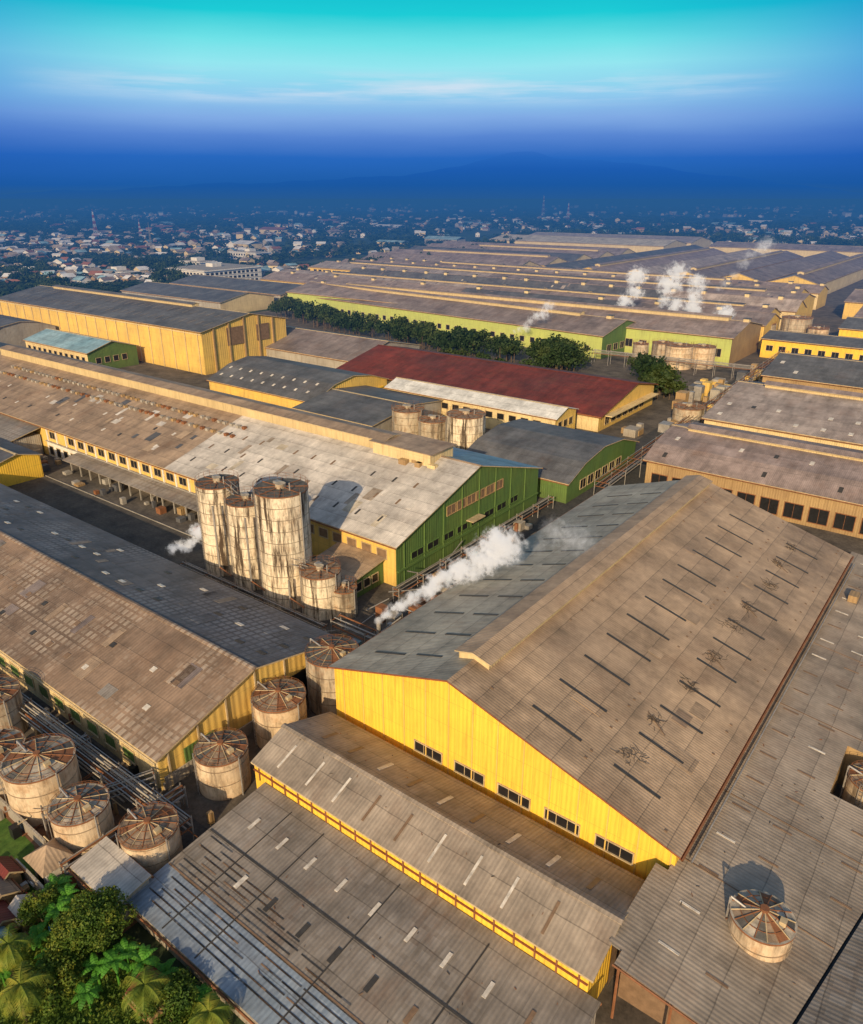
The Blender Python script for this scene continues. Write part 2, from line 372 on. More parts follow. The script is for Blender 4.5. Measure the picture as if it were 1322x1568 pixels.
for x in range(-52,-12,3): d.box(x-.06,x+.06,51.08,51.17,1,zat(p1,x)-.4,'yel2')
d.build('edge_pipes',E)

# low shed in front of the gable
p2=[(38.2,5.2),(42.9,6.9),(49.8,4.4)]
E=building('low_shed','X',-52.8,-14.2,p2,'yel','yel',['grey','grey'],oh=.4,eo=.12,gut=None,cap='grey')
slots(E,'X',p2,[(39.0,41.7)],-50,-15,3.9,.25,['slotw','slotw','slotb'])
slots(E,'X',p2,[(44.4,46.6)],-49,-15,3.9,.4,['slotb','slotb','slotw'])
d=MB()
for x in np.arange(-52,-14,1.95): d.box(x-.07,x+.07,38.08,38.19,3.3,4.9,'rusty')
d.box(-52.8,-14.2,38.02,38.18,4.35,4.45,'trimr'); d.build('clerestory_posts',E)
debris(E,lambda x,y:zat(p2,y),-52,-15,39,49,25)
# lean-to roof in front
p3=[(21.9,2.2),(26.2,2.55),(37.9,3.5)]
E=building('lean_to_shed','X',-51,-13.2,p3,'greyw','greyw',['blue_refl','grey2'],oh=.2,eo=.2,side='greyw',cap=False)
slots(E,'X',p3,[(33.2,34.6)],-48,-15,3.9,.35,['slotw','slotb'])
slots(E,'X',p3,[(28.2,29.6)],-44,-15,3.9,.45,['slotb','slot','slotw'])
d=MB()
slab(d,'X',(30.9,zat(p3,30.9)),(31.1,zat(p3,31.1)),-51,-13.2,.01,.05,'slot')
slab(d,'X',(26.2,zat(p3,26.2)),(26.36,zat(p3,26.36)),-51,-13.2,.01,.05,'slotb')
for x in(-46,-41.5,-32,-22.5): slab(d,'X',(22,zat(p3,22)),(37,zat(p3,37)),x,x+.12,.01,.055,'slot')
for i in range(420):
    a=random.uniform(-50.5,-24); s=23+round(random.uniform(0,8.2)/.62)*.62
    if s>31-(a+50.5)*.22: continue
    slab(d,'X',(s,zat(p3,s)),(s+.12,zat(p3,s+.12)),a,a+random.uniform(1.,3.4),.01,.035,random.choice(['slot','slotb','char']))
d.build('roof_seams',E); debris(E,lambda x,y:zat(p3,y),-50,-14,23,37,40)
# big low roof right, two slopes with a slanted valley
E=empty('low_flat_roof_shed'); d=MB()
Y0=39.6
def zR(x): return 6.3-(x+13)*.12
vx=lambda y:-0.9+.17*(y-45)
H=(-3.9,70.2,3.2,79.0)
def rf(x0,y0,x1,y1,mat='grey'):
    for dz,mm in((0,mat),(-.22,'greyw')):
        d.face([(x0,y0,zR(x0)+dz),(x1,y0,zR(x1)+dz),(x1,y1,zR(x1)+dz),(x0,y1,zR(x0)+dz)],[(y0,-x0),(y0,-x1),(y1,-x1),(y1,-x0)],mm)
rf(-14.0,Y0+1.4,-12.9,50.4)
def strip(xa,ya,yb,right_only=False):
    n=int((yb-ya)/2)+1
    for i in range(n):
        y0=ya+(yb-ya)*i/n;y1=ya+(yb-ya)*(i+1)/n; a,b=vx(y0),vx(y1)
        if not right_only: d.face([(xa,y0,zR(xa)),(a,y0,zR(a)),(b,y1,zR(b)),(xa,y1,zR(xa))],[(y0,-xa),(y0,-a),(y1,-b),(y1,-xa)],'grey')
        d.face([(a+.25,y0,zR(a)+.02),(14,y0,zR(a)+1.6),(14,y1,zR(b)+1.6),(b+.25,y1,zR(b)+.02)],[(y0,-a),(y0,-14),(y1,-14),(y1,-b)],'grey2')
        d.face([(a,y0,zR(a)-.25),(a+.25,y0,zR(a)-.25),(b+.25,y1,zR(b)-.25),(b,y1,zR(b)-.25)],[(0,0),(1,0),(1,1),(0,1)],'dark')
strip(-12.9,Y0,H[1]); rf(-12.9,H[1],H[0],H[3]); strip(-12.9,H[3],130); rf(H[2],H[1],vx(H[1]),H[3]); strip(0,H[1],H[3],True)
for (xa,ya,xb,yb) in ((H[0],H[1],H[2],H[1]),(H[0],H[3],H[2],H[3]),(H[0],H[1],H[0],H[3])):
    d.face([(xa,ya,0),(xb,yb,0),(xb,yb,zR(xb)),(xa,ya,zR(xa))],[(0,0),(3,0),(3,5),(0,5)],'tanw')
d.box(-13,14,Y0+2.2,Y0+2.4,0,5,'slotb')  # dark brown wall put in to paint the darkness under the roof
for x in np.arange(-12.6,12,4.2): d.tube((x,Y0+.3,0),(x,Y0+.3,zR(x)-.2 if x<0 else 4.6),.12,'rusty')
d.tube((-13,Y0-.1,zR(-13)-.1),(vx(Y0),Y0-.1,zR(vx(Y0))-.1),.1,'rusty')
d.face([(-14,Y0+2.4,0),(-14,50.4,0),(-14,50.4,6.4),(-14,Y0+2.4,6.4)],[(0,0),(9,0),(9,6),(0,6)],'slotb')  # same painted darkness along the side of the opening
d.build('roof_and_walls',E)
d=MB()
for rx in(-11,-7.2,-1.2):
    y=43.5
    while y<128:
        if not(H[0]-1<rx<H[2]+1 and H[1]-1<y<H[3]+3) and math.hypot(rx+5,y-50)>4.5 and rx+2.2<vx(y):
            slab(d,'Y',(rx,zR(rx)),(rx+1.7,zR(rx+1.7)),y,y+.22,.01,.05,random.choice(['slotw','slotb','slotb']))
        y+=4.6
for y in (52.5,63,81,97): slab(d,'Y',(-12.8,zR(-12.8)),(vx(y)-.3,zR(vx(y)-.3)),y,y+.1,.01,.05,'slotb')
d.box(-10.2,-9,112,114,6,7,'tanw'); d.build('roof_slots',E)
debris(E,lambda x,y:zR(x),-12.5,-1.5,42,125,70)

# left front shed
p5=[(32.8,4.6),(46.4,8.7),(60.5,5.5)]
E=building('long_front_shed','X',-230,-62.3,p5,'cream','yel2',['brown','back_shade'],oh=.5,eo=.4,side='trim',gut='trim',cap='brown')
slots(E,'X',p5,[(36,36.7),(40,40.7)],-228,-64,4.4,.8,['slot','slotb','slotb','slotw'],jit=.4)
slots(E,'X',p5,[(49.5,50.1),(53,53.6),(57,57.6)],-228,-64,4.4,1.3,['slotw','slot','slot'],jit=.4)
patches(E,'X',p5,34,46,-160,-64,34,['taupe','brown','grey2','lilac3']); patches(E,'X',p5,47,60,-160,-64,22,['char','back_shade','grey2'])
openings(E,'X',32.8,-225,-64,1.2,2.8,2.2,1.6,name='wall_windows',mat='green')
d=MB()
d.box(-62.2,-62.05,33.2,46,0,1.6,'greyw'); d.box(-62.25,-62.1,36,40,1.7,3.6,'green'); d.box(-62.2,-62.05,50,56,0,4.2,'dark')
for y in (34,38,42,46.4,51,56,60): d.box(-62.2,-62.02,y-.1,y+.1,0,zat(p5,y)-.35,'trim')
d.build('gable_details',E)

# long building with pale roof
p6=[(84,7.8),(107.5,15),(130,8.3)]
E=building('long_factory_hall','X',-330,-71.8,p6,'yel2','green',['taupe','blue'],oh=.6,eo=.6,
   segs=[(-134.4,-71.2,['white','blue']),(-330.6,-134.4,['taupe','char'])],
   monitor=[(-250,-92,2.6,1.5,'taupe')],cap='taupe')
slots(E,'X',p6,[(87.5,88.9),(92.5,93.9),(97.5,98.9)],-131,-74,5.2,.42,['slot','slot','slotb'],jit=.12)
slots(E,'X',p6,[(88,89),(93,94)],-320,-136,7,.7,['slot','slotw'],jit=.4)
d=MB()
x=-235
while x<-128:
    for s in(97.2,100.6): d.box(x,x+.9,s,s+.8,zat(p6,s)-.2,zat(p6,s)+.6,random.choice(['rusty','greyw','tanw']))
    x+=random.uniform(1.9,2.6)
for i in range(10):
    x=random.uniform(-92,-80); d.box(x,x+random.uniform(1,2),102.5+i*.3,103.6+i*.3,zat(p6,102)-.1,zat(p6,103)+.8,random.choice(['cream','tanw']))
d.box(-94,-80,103.8,111,13.6,16.2,'cream')
slab(d,'X',(103.4,16.2),(111.4,16.35),-94.6,-79.4,0,.15,'taupe')
d.build('roof_vents',E)
patches(E,'X',p6,86,104,-200,-136,26,['tan','brown','char','white'])
patches(E,'X',p6,86,104,-131,-75,14,['white','grey','cream_r'])
openings(E,'X',84,-183,-106,5.0,6.6,2.4,2.0,name='upper_windows',jit=.1)
d=MB(); d.box(-185,-104,83.82,83.98,0,3.9,'whitew'); d.box(-185,-104,83.5,83.98,3.9,4.1,'conc')
for x in np.arange(-184,-104,4.4): d.box(x-.2,x+.2,83.7,83.97,4.1,7.3,'whitew')
d.build('plinth',E)
openings(E,'X',83.82,-184,-105,.6,2.8,1.8,1.6,name='lower_windows')
d=MB()
for x in np.arange(-168,-108,4.): d.box(x-.12,x+.12,80.4,80.64,0,3.1,'conc')
slab(d,'X',(79.6,3.0),(83.8,3.8),-170,-106,0,.15,'grey2'); d.build('canopy',E)
openings(E,'Y',-71.8,88,126,3.6,4.8,3.2,1.2,out=1,name='gable_windows',frame='green')
openings(E,'Y',-71.8,98,118,8.2,9.8,2.6,.5,out=1,name='gable_louvres',mat='slotb',frame='tanw')
d=MB(); d.box(-71.75,-71.4,84.2,129.8,2.6,2.85,'green'); d.box(-71.75,-70.2,104,108,5.1,5.3,'trim')
for y in np.arange(86,130,5.5): d.box(-71.75,-71.6,y-.1,y+.1,0,zat(p6,y)-.4,'green')
d.build('gable_ledge',E)
openings(E,'X',84,-103,-73.5,4.6,6.2,2.0,1.4,name='front_windows',mat='slotb')
d=MB(); slab(d,'X',(76,5.2),(83.8,7.0),-330,-187,-.2,0,'grey2',0,'trim'); d.box(-330,-187.5,77,83.6,0,5.1,'greyw'); d.build('side_wing',E)
openings(E,'X',77,-325,-189,2.2,4.2,2.2,1.8,name='wing_windows')
E=building('yellow_annex','X',-240,-171,[(64.5,5.6),(70,7),(75.2,5.6)],'yel','yel','char')
E=building('pump_house','X',-84,-74.5,[(75.5,3.6),(83.8,4.8)],'green','green','tan',cap=False)
openings(E,'Y',-74.5,77,83,1.2,2.6,1.4,.6,out=1)

# tall yellow hall
p8=[(165,15.6),(187,19.6),(205,15.8)]
E=building('tall_yellow_hall','X',-385,-230,p8,'yel2','yel2',['char','char'],oh=.8,eo=.8,monitor=[(-370,-262,1.6,.9,'char')])
d=MB()
for y in (170,177,184,191,198): d.box(-229.95,-229.5,y-.3,y+.3,0,zat(p8,y)-.4,'tanw')
d.box(-229.95,-229.7,176,184,9,15.4,'slotb'); d.box(-229.95,-229.7,190,196,9,15,'slotb')
for x in np.arange(-382,-231,7.5): d.box(x-.15,x+.15,164.6,164.95,0,15,'cream')
d.box(-385,-230,164.7,164.96,14.2,14.6,'cream'); d.build('columns',E)
slots(E,'X',p8,[(170,174),(179,183)],-380,-234,5,.3,'grey2')
E=building('turquoise_roof_house','X',-312,-266,[(141,7.5),(151,10.5),(161,7.5)],'cream','green',['blue','blue'])
openings(E,'Y',-266,144,158,3,5,2,1.5,out=1)
openings(E,'X',141,-310,-268,3.5,5.5,2,2)
E=building('dark_shed','X',-460,-330,[(133,8),(140,10.8),(148,12),(156,11),(163,8.5)],'greyw','greyw','char',cap=False)
p=[(148,5),(157,8.6),(165,9.8),(173,8.6),(181,6)]
E=building('dark_shed','X',-205,-157,p,'yel2','yel2','char',cap=False)
slots(E,'X',p,[(151,152),(155,156)],-203,-158,5,.8,'slotw')
d=MB(); d.box(-156.95,-156.6,150,179,3.6,4.0,'yel'); d.build('gable_band',E)
E=building('grey_hall','X',-272,-184,[(194,6),(213,10.5),(232,6.5)],'greyw','greyw',['lilac3','char'])
E=building('flat_grey_shed','X',-156,-127,[(140,5.2),(156,7.4),(170,5.8)],'greyw','greyw',['char','char'])
p=[(134,4.8),(141,7.4),(150,8.8),(160,8.0),(169,5.2)]
E=building('arched_shed','X',-94,-67,p,'green','green','char',cap=False)
openings(E,'Y',-67,140,163,1.5,3.5,2.6,1.0,out=1)
E=building('white_roof_hall','X',-148,-90,[(170.5,6.6),(176,8.4),(182,6.8)],'cream','yel2',['bright','bright'],side='whitew')
openings(E,'X',170.5,-146,-92,3.4,5.0,2.2,1.6)
openings(E,'Y',-90,172,181,3.2,5.0,2,1,out=1)
p=[(186,4.6),(209,9.6),(224,6.6)]
E=building('red_roof_hall','X',-184,-85,p,'cream','yel2',['red','red'],side='trimr',oh=1.0,cap='red')
openings(E,'Y',-85,190,220,1.2,3.4,2.6,1.4,out=1)
d=MB(); d.box(-84.95,-82.5,189,222,3.9,4.15,'cream'); d.build('canopy',E)

# green long halls
pg=[(279,9.2),(296,13.6),(314,9.6)]
E=building('green_long_hall','X',-330,-129,pg,'lime','green',['lilac3','lilac2'],rot=-6,piv=(-129,279),monitor=[(-320,-150,1.8,1.0,'lilac')],vents=24)
openings(E,'X',279,-326,-132,2.5,4.6,2.2,3.2)
openings(E,'Y',-129,283,310,2.5,5,3,2,out=1)
E=building('green_hall','X',-330,-84.5,[(297,10.6),(316,14.4),(335,11)],'lime','tanw',['lilac2','lilac'],monitor=[(-300,-92,1.8,1.2,'lilac2')],vents=20)
openings(E,'X',297,-127,-86,3,6,3,3)
rm=['lilac','lilac2','lilac3','lilac4','lilac3','char']
y0=338
for i,(w,xr,xl) in enumerate(((24,-84,-400),(30,-92,-424),(20,-86,-380),(34,-90,-440),(22,-99,-446),(24,-94,-430))):
    z=random.uniform(8.5,10.5); h=random.uniform(2.8,4.6); p=[(y0,z),(y0+w*random.uniform(.4,.6),z+h),(y0+w,z)]
    cut=random.uniform(-300,-180); cut2=random.uniform(-175,-130)
    E=building('long_weaving_hall','X',xl,xr,p,['yel2','tanw','cream'][i%3],'yel2',None or [random.choice(rm),random.choice(rm)],segs=[(xl-.6,cut,[random.choice(rm)]*2),(cut,cut2,[random.choice(rm)]*2),(cut2,xr+.6,[random.choice(rm)]*2)],
       monitor=[(xl+random.uniform(10,90),xr-random.uniform(6,90),random.uniform(1.4,2.2),random.uniform(.4,1.2),random.choice(rm))] if i%2 else None,vents=random.choice([18,26,34]),cap='lilac')
    openings(E,'X',y0,xl+4,xr-4,z-3.6,z-1.6,3,2)
    patches(E,'X',p,y0+1,y0+w-1,xl,xr,40,rm+['cream_r','char'])
    y0+=w+3
for i in range(6):
    x0=-300+i*33; p=[(x0,9),(x0+15,13.5),(x0+30,9)]
    E=building('far_factory_hall','Y',506+i*6,830-random.uniform(0,60),p,'cream','yel2',[random.choice(rm),random.choice(rm)],monitor=[(520+i*6,760,2,1.0,'lilac')] if i%2 else None,cap='lilac')
    patches(E,'Y',p,x0+1,x0+29,510,760,20,rm)
for i in range(5):
    ya=510+i*46; p=[(ya,9),(ya+20,14),(ya+40,9)]
    E=building('far_factory_hall','X',-470-i*14,-312,p,'cream','cream',[random.choice(rm),random.choice(rm)],monitor=[(-450,-320,2,1.0,'lilac')] if i%2 else None,cap='lilac')
E=building('pale_far_hall','X',-560,-330,[(850,9),(885,14),(920,9)],'cream','cream',['cream_r','lilac'])
E=building('pale_far_hall','X',-560,-330,[(935,9),(970,14),(1005,9)],'cream','cream',['lilac4','lilac'])
E=building('pale_far_hall','X',-290,-130,[(880,9),(905,13),(930,9)],'cream','cream',['lilac2','lilac'])
E=building('charcoal_hall','X',-440,-345,[(262,7),(281,10.5),(300,7)],'greyw','cream',['char','char'])
E=building('charcoal_hall','X',-452,-345,[(305,7),(325,11),(345,7)],'greyw','cream',['char','back_shade'])
# right side halls
p=[(152.5,7.0),(158,9.2),(168,11),(184,8)]
E=building('grey_roof_hall','X',-57.5,40,p,'tanw','tanw','lilac',oh=.8,cap=True,monitor=[(-54,40,1.6,.5,'lilac')])
openings(E,'X',152.5,-56,38,1,4,3.4,1.2,frame='rusty')
slots(E,'X',p,[(154,155.5),(161,162.5)],-55,38,7,.8,['slotw','slot'],jit=.3)
p=[(187,8.8),(214,13),(236,8.8)]
E=building('grey_roof_hall','X',-57,40,p,'cream','tanw',['lilac4','char'],monitor=[(-50,40,2,.7,'lilac')])
slots(E,'X',p,[(190,191.5),(197,198.5)],-55,38,6,1,['slotw','slot'],jit=.3)
p=[(258,6.5),(278,10.5),(300,7)]
E=building('dark_roof_hall','X',-62,40,p,'tanw','greyw',['char','char'])
slots(E,'X',p,[(262,264),(269,271)],-60,38,6,1.2,['slotw','char'],jit=.3)
E=building('yellow_block','X',-80,20,[(322,7.6),(334,9.2),(346,7.6)],'yel','yel2',['char','char'])
openings(E,'X',322,-78,18,3,5,2.4,2.4)
E=building('yellow_block','X',-58,20,[(352,10),(368,12.5),(385,10)],'yel','yel2',['char','char'])
E=building('workshop','X',-60,10,[(395,9),(420,13),(445,9)],'yel2','yel2',['lilac','char'])
E=building('workshop','X',-75,10,[(455,9),(480,13),(505,9)],'yel2','yel2',['lilac2','char'])
# offices
def office(x0,x1,y0,y1,h):
    E=empty('white_office_block'); d=MB()
    d.box(x0,x1,y0,y1,0,h,'whitew'); d.box(x0-1,x1+1,y0-1,y1+1,h,h+.5,'whitew'); d.box(x0+2,x1-2,y0+2,y1-2,h+.52,h+1,'conc')
    for z in np.arange(1.2,h-1.5,3.2):
        for x in np.arange(x0+1.5,x1-3,4.): d.box(x,x+2.4,y0-.1,y0-.01,z,z+1.6,'dark')
        for y in np.arange(y0+1.5,y1-3,4.): d.box(x1+.01,x1+.1,y,y+2.4,z,z+1.6,'dark')
        d.box(x0-.3,x1+.3,y0-.3,y1+.3,z-.6,z-.4,'conc')
    d.box((x0+x1)/2-4,(x0+x1)/2+4,(y0+y1)/2-4,(y0+y1)/2+4,h+1,h+3.5,'whitew'); d.build('block',E)
office(-512,-466,343,395,10.4)
for a in((-580,-550,330,344,6),(-574,-548,400,416,9),(-660,-620,520,540,7)): office(*a)

# ------------------------------------------------------------------ tanks and silos
def tank(name,x,y,z1,r,mat='tank',top='ribs',z0=0,cone=.6,topmat='ttop',n=48,rail=True):
    E=empty(name); b=MB(); b.cyl(x,y,z0,z1,r,mat,n,cap=False)
    for z in np.arange(z0+1.9,z1-.5,1.9): b.cyl(x,y,z,z+.06,r+.04,mat,n)
    b.cyl(x,y,z1-.12,z1+.06,r+.1,'rusty',n,capmat=topmat); b.build('shell',E)
    t=MB()
    if top=='ribs':
        tm=[topmat,topmat,'ttopd','rusty',topmat,'ttop']; m=16
        for i in range(m):
            a=2*math.pi*i/m;c=2*math.pi*(i+1)/m; mm=random.choice(tm); q=r-.05
            t.face([(x+q*math.cos(a),y+q*math.sin(a),z1+.065),(x+q*math.cos(c),y+q*math.sin(c),z1+.065),(x+.35*math.cos(c),y+.35*math.sin(c),z1+cone),(x+.35*math.cos(a),y+.35*math.sin(a),z1+cone)],[(0,0),(1,0),(1,1),(0,1)],mm)
            t.tube((x+(r)*math.cos(a),y+r*math.sin(a),z1+.1),(x+.3*math.cos(a),y+.3*math.sin(a),z1+cone+.04),.05,'trim' if i%2 else 'rusty',5)
        for q in (.4,.72):
            for i in range(24):
                a=2*math.pi*i/24;c=2*math.pi*(i+1)/24; zz=z1+.1+cone*(1-q)
                t.tube((x+r*q*math.cos(a),y+r*q*math.sin(a),zz),(x+r*q*math.cos(c),y+r*q*math.sin(c),zz),.035,'rusty',4)
        t.cyl(x,y,z1+cone,z1+cone+.3,.35,'rusty',12)
        t.box(x+r*.5,x+r*.5+.5,y-.3,y+.3,z1+.2,z1+.7,'trim'); hr=.45
        t.tube((x-r*.5,y-.3,z1+.3),(x-r*1.05,y-.3,z1+.7),.1,'steel'); t.tube((x-r*1.05,y-.3,z1+.7),(x-r*1.05,y-.3,z0),.1,'steel')
    else:
        for i in range(8):
            a=2*math.pi*i/8; t.tube((x,y,z1+.3),(x+r*math.cos(a),y+r*math.sin(a),z1+.15),.08,'rusty',4)
        t.cyl(x,y,z1+.06,z1+.8,r*.2,'tankg',12); t.box(x-r*.5,x-r*.2,y+.3,y+1.2,z1+.06,z1+.6,'steel'); hr=1.0
        t.tube((x+r*.5,y,z1),(x+r*.5,y,z1+1.3),.12,'steel')
    t.build('top',E)
    if rail:
        g=MB(); m=20; P=lambda q,h:(x+(r+.05)*math.cos(q),y+(r+.05)*math.sin(q),z1+h)
        for i in range(m):
            a=2*math.pi*i/m;c=2*math.pi*(i+1)/m
            g.tube(P(a,.05),P(a,hr),.025,'rusty',4)
            for h in(.5*hr,hr): g.tube(P(a,h),P(c,h),.02,'rusty',4)
        la=-1.9
        for o in(-.22,.22):
            X=x+(r+.2)*math.cos(la+o/r);Y=y+(r+.2)*math.sin(la+o/r); g.tube((X,Y,z0),(X,Y,z1+hr),.035,'steel',4)
        for z in np.arange(z0+.4,z1+.8,.45):
            A=[(x+(r+.2)*math.cos(la+o/r),y+(r+.2)*math.sin(la+o/r),z) for o in(-.22,.22)]; g.tube(A[0],A[1],.025,'steel',4)
        g.tube((x+r+.2,y,z0),(x+r+.2,y,z1+.3),.1,'steel')
        g.build('railing_and_ladder',E)
    return E
tank('tall_silo',-100,71.5,16,3.5,'silo','flat',topmat='ttopd')
tank('tall_silo',-92,70.8,15,3.2,'silo','flat',topmat='ttopd')
tank('tall_silo',-83.3,70.8,19,4.1,'silo','flat',topmat='ttopd')
tank('storage_tank',-76,71,7.2,3.1,'silo','flat')
tank('storage_tank',-72.6,72.6,4.6,1.9,'tankg','flat')
tank('storage_tank',-58.3,55.6,7.6,3.3,'tankg','ribs',topmat='ttopd')
tank('storage_tank',-58.6,46.9,6.0,3.1,'tank','ribs')
tank('storage_tank',-57.8,37.8,4.8,2.8,'tank','ribs')
tank('storage_tank',-70.5,24.4,5.8,3.5,'tank','ribs',topmat='ttop2')
tank('storage_tank',-76.6,22.5,5.4,3.0,'tankg','ribs',topmat='ttop2')
tank('storage_tank',-86.5,26.8,5.6,3.0,'tankg','ribs')
tank('storage_tank',-62,24,5.0,2.7,'tank','ribs',topmat='ttop2')
tank('storage_tank',-54.9,26.9,4.2,2.7,'tank','ribs')
tank('storage_tank',-5.0,49.8,7.2,2.4,'tank','ribs',topmat='ttop2',rail=False,cone=.7)
tank('storage_tank',-0.6,75,5.2,2.4,'tank','ribs')
tank('storage_tank',-100.7,145,11.6,4.7,'silo','flat')
tank('storage_tank',-111.5,146,8.2,3.8,'tankg','flat')
tank('storage_tank',-120.5,147,9.2,4.2,'tankg','flat')
tank('storage_tank',-67.5,206,6,4.2,'tankg','flat')
for (x,y,h,r) in((-99,282,8.5,5),(-107,286,8,4),(-92,288,8,4.5),(-115,284,7,3),(-76,357,12,6),(-88,352,9,5),(-66,352,9,4)): tank('storage_tank',x,y,h,r,random.choice(['tank','tankg']),'flat',n=24)
E=empty('silo_walkway'); d=MB()
for (a,b) in (((-97,71,16.1),(-94.6,71,15.2)),((-89.2,71,15.2),(-87.2,71,16.2)),((-80,69,8),(-78,70,7.4))):
    for s in(-.4,.4):
        d.tube((a[0],a[1]+s,a[2]),(b[0],b[1]+s,b[2]),.07,'steel',4); d.tube((a[0],a[1]+s,a[2]+1),(b[0],b[1]+s,b[2]+1),.04,'steel',4)
for x in(-96,-88,-79): d.tube((x,67.2,0),(x,67.2,14 if x<-80 else 6),.16,'steel',6); d.tube((x,67.2,3),(x+4,66.4,3),.12,'rusty',6)
d.build('gangway',E)

# ------------------------------------------------------------------ pipe racks
def rack(name,p,q,h,n=5,wid=2.0,step=6):
    E=empty(name); d=MB(); p=Vector((*p,0));q=Vector((*q,0)); L=(q-p).length; u=(q-p)/L; w=Vector((-u.y,u.x,0))
    k=max(1,int(L/step))
    for i in range(k+1):
        c=p+u*(L*i/k)
        for s in(-1,1): d.tube(c+w*s*wid/2,c+w*s*wid/2+Vector((0,0,h+.3)),.09,'steel',5)
        for z in(h,h-1.1): d.tube(c-w*wid/2+Vector((0,0,z)),c+w*wid/2+Vector((0,0,z)),.08,'rusty',4)
    for s in(-1,1): d.tube(p+w*s*wid/2+Vector((0,0,h)),q+w*s*wid/2+Vector((0,0,h)),.07,'steel',4)
    for i in range(n):
        o=(i+.5)/n-.5; z=h+.2 if i%2 else h-.9; d.tube(p+w*o*wid+Vector((0,0,z)),q+w*o*wid+Vector((0,0,z)),random.uniform(.06,.15),random.choice(['steel','rusty','greyw','steel']),6)
    d.build('frame_and_pipes',E); return E
rack('pipe_rack',(-110,29),(-53.5,29.6),3.2,n=7)
rack('pipe_rack',(-66,22),(-62,32),3.2,n=3,wid=1.2)
rack('pipe_rack',(-74.2,20),(-73.4,31),3.0,n=3,wid=1.0,step=4)
rack('pipe_rack',(-58.6,20),(-58.4,33),2.6,n=3,wid=.8,step=4)
rack('pipe_rack',(-68,66),(-55,66),4,n=4)
rack('pipe_rack',(-68.5,80),(-68.5,130),2.4,n=3,wid=1.2)
rack('pipe_rack',(-62,140),(-70,318),4.2,n=7,wid=3.2,step=9)
rack('pipe_rack',(-104,65.5),(-70,65.5),2.0,n=3,wid=1.2)
rack('pipe_rack',(-128,270),(-70,276),5,n=5,wid=3)
E=empty('plant_equipment'); d=MB()
for i in range(70):
    x=random.uniform(-82,-64);y=random.choice([random.uniform(184,290),random.uniform(236,256)]); w=random.uniform(1,3.5);h=random.uniform(1,4.5)
    d.box(x,x+w,y,y+w*1.2,0,h,random.choice(['tanw','steel','greyw','yel2','char']))
for i in range(60):
    x=random.uniform(-69,-57);y=random.uniform(62,66) if i%3==0 else random.uniform(70,120)
    w=random.uniform(.5,1.8);h=random.uniform(.6,2.6); d.box(x,x+w,y,y+w,0,h,random.choice(['tanw','steel','greyw','blue','rusty','char']))
for i in range(80):
    x=random.uniform(-86,-52);y=random.uniform(19,33);w=random.uniform(.2,.9);h=random.uniform(.3,1.5); d.box(x,x+w,y,y+w,0,h,random.choice(['tanw','steel','greyw','rusty','dark']))
for i in range(18):
    x=random.uniform(-70,-58);y=random.uniform(62,100); d.tube((x,y,random.uniform(0,2)),(x+random.uniform(-3,3),y+random.uniform(-8,8),random.uniform(1,4)),.1,'steel')
for i in range(34):
    x=random.uniform(-86,-54);y=random.uniform(20,31); z=random.uniform(.3,3)
    if i%2: d.tube((x,y,z),(x+random.uniform(-6,6),y,z),.07,random.choice(['steel','rusty','trim']))
    else: d.tube((x,y,z),(x,y+random.uniform(-4,4),z),.07,random.choice(['steel','rusty','trim']))
for i in range(60):
    x=random.uniform(-200,-106);y=random.choice([random.uniform(62,64),random.uniform(76,82)]);w=random.uniform(.5,1.8); d.box(x,x+w,y,y+w,0,random.uniform(.5,1.6),random.choice(['tanw','greyw','rusty','conc','char','char']))
d.tube((-60.5,66.8,0),(-60.5,66.8,6.3),.3,'steel',10)
d.build('machines',E)
E=building('filter_house','X',-57.8,-50.8,[(20.6,2.6),(24.0,3.2)],'greyw','greyw','white',cap=False,oh=.2,eo=.2)
E=empty('pump_kiosk'); d=MB(); d.box(-62.2,-59.4,18.8,21.0,0,2.4,'whitew')
c=(-60.8,19.9,3.9); q=[(-62.7,18.3,2.4),(-58.9,18.3,2.4),(-58.9,21.5,2.4),(-62.7,21.5,2.4)]
for i in range(4): d.face([q[i],q[(i+1)%4],c],[(0,0),(3,0),(1.5,2)],'tan')
d.box(-61.3,-60.4,18.7,18.78,0,2.0,'dark'); d.build('kiosk',E)
for (x,y,w,l,c) in((-60,12.8,2.6,2.2,'red'),(-57.5,11.8,2.2,2,'blue'),(-62.5,13.8,2.4,2.6,'taupe'),(-43.4,17.2,2.6,2.4,'red'),(-58.6,15,2,1.8,'white'),(-64.5,15.8,2.4,1.8,'red')):
    building('garden_hut','X',x,x+w,[(y,1.9),(y+l/2,2.6),(y+l,1.9)],'tanw','tanw',c,oh=.25,eo=.25,cap=False)
M['red_p']=plain('paint_red',(.45,.07,.04),.5); M['white_p']=plain('paint_white',(.75,.75,.72),.5); M['blue_p']=plain('paint_blue',(.05,.22,.42),.5)
E=empty('scrap_pile'); d=MB()
for i in range(150):
    x=random.gauss(-61,2.2);y=random.gauss(14.5,1.6);w=random.uniform(.15,.7);z=random.uniform(0,.5); d.box(x,x+w,y,y+w*random.uniform(.5,1.5),z,z+random.uniform(.1,.5),random.choice(['red_p','white_p','blue_p','rusty','tanw','trim','greyw']))
d.build('items',E)

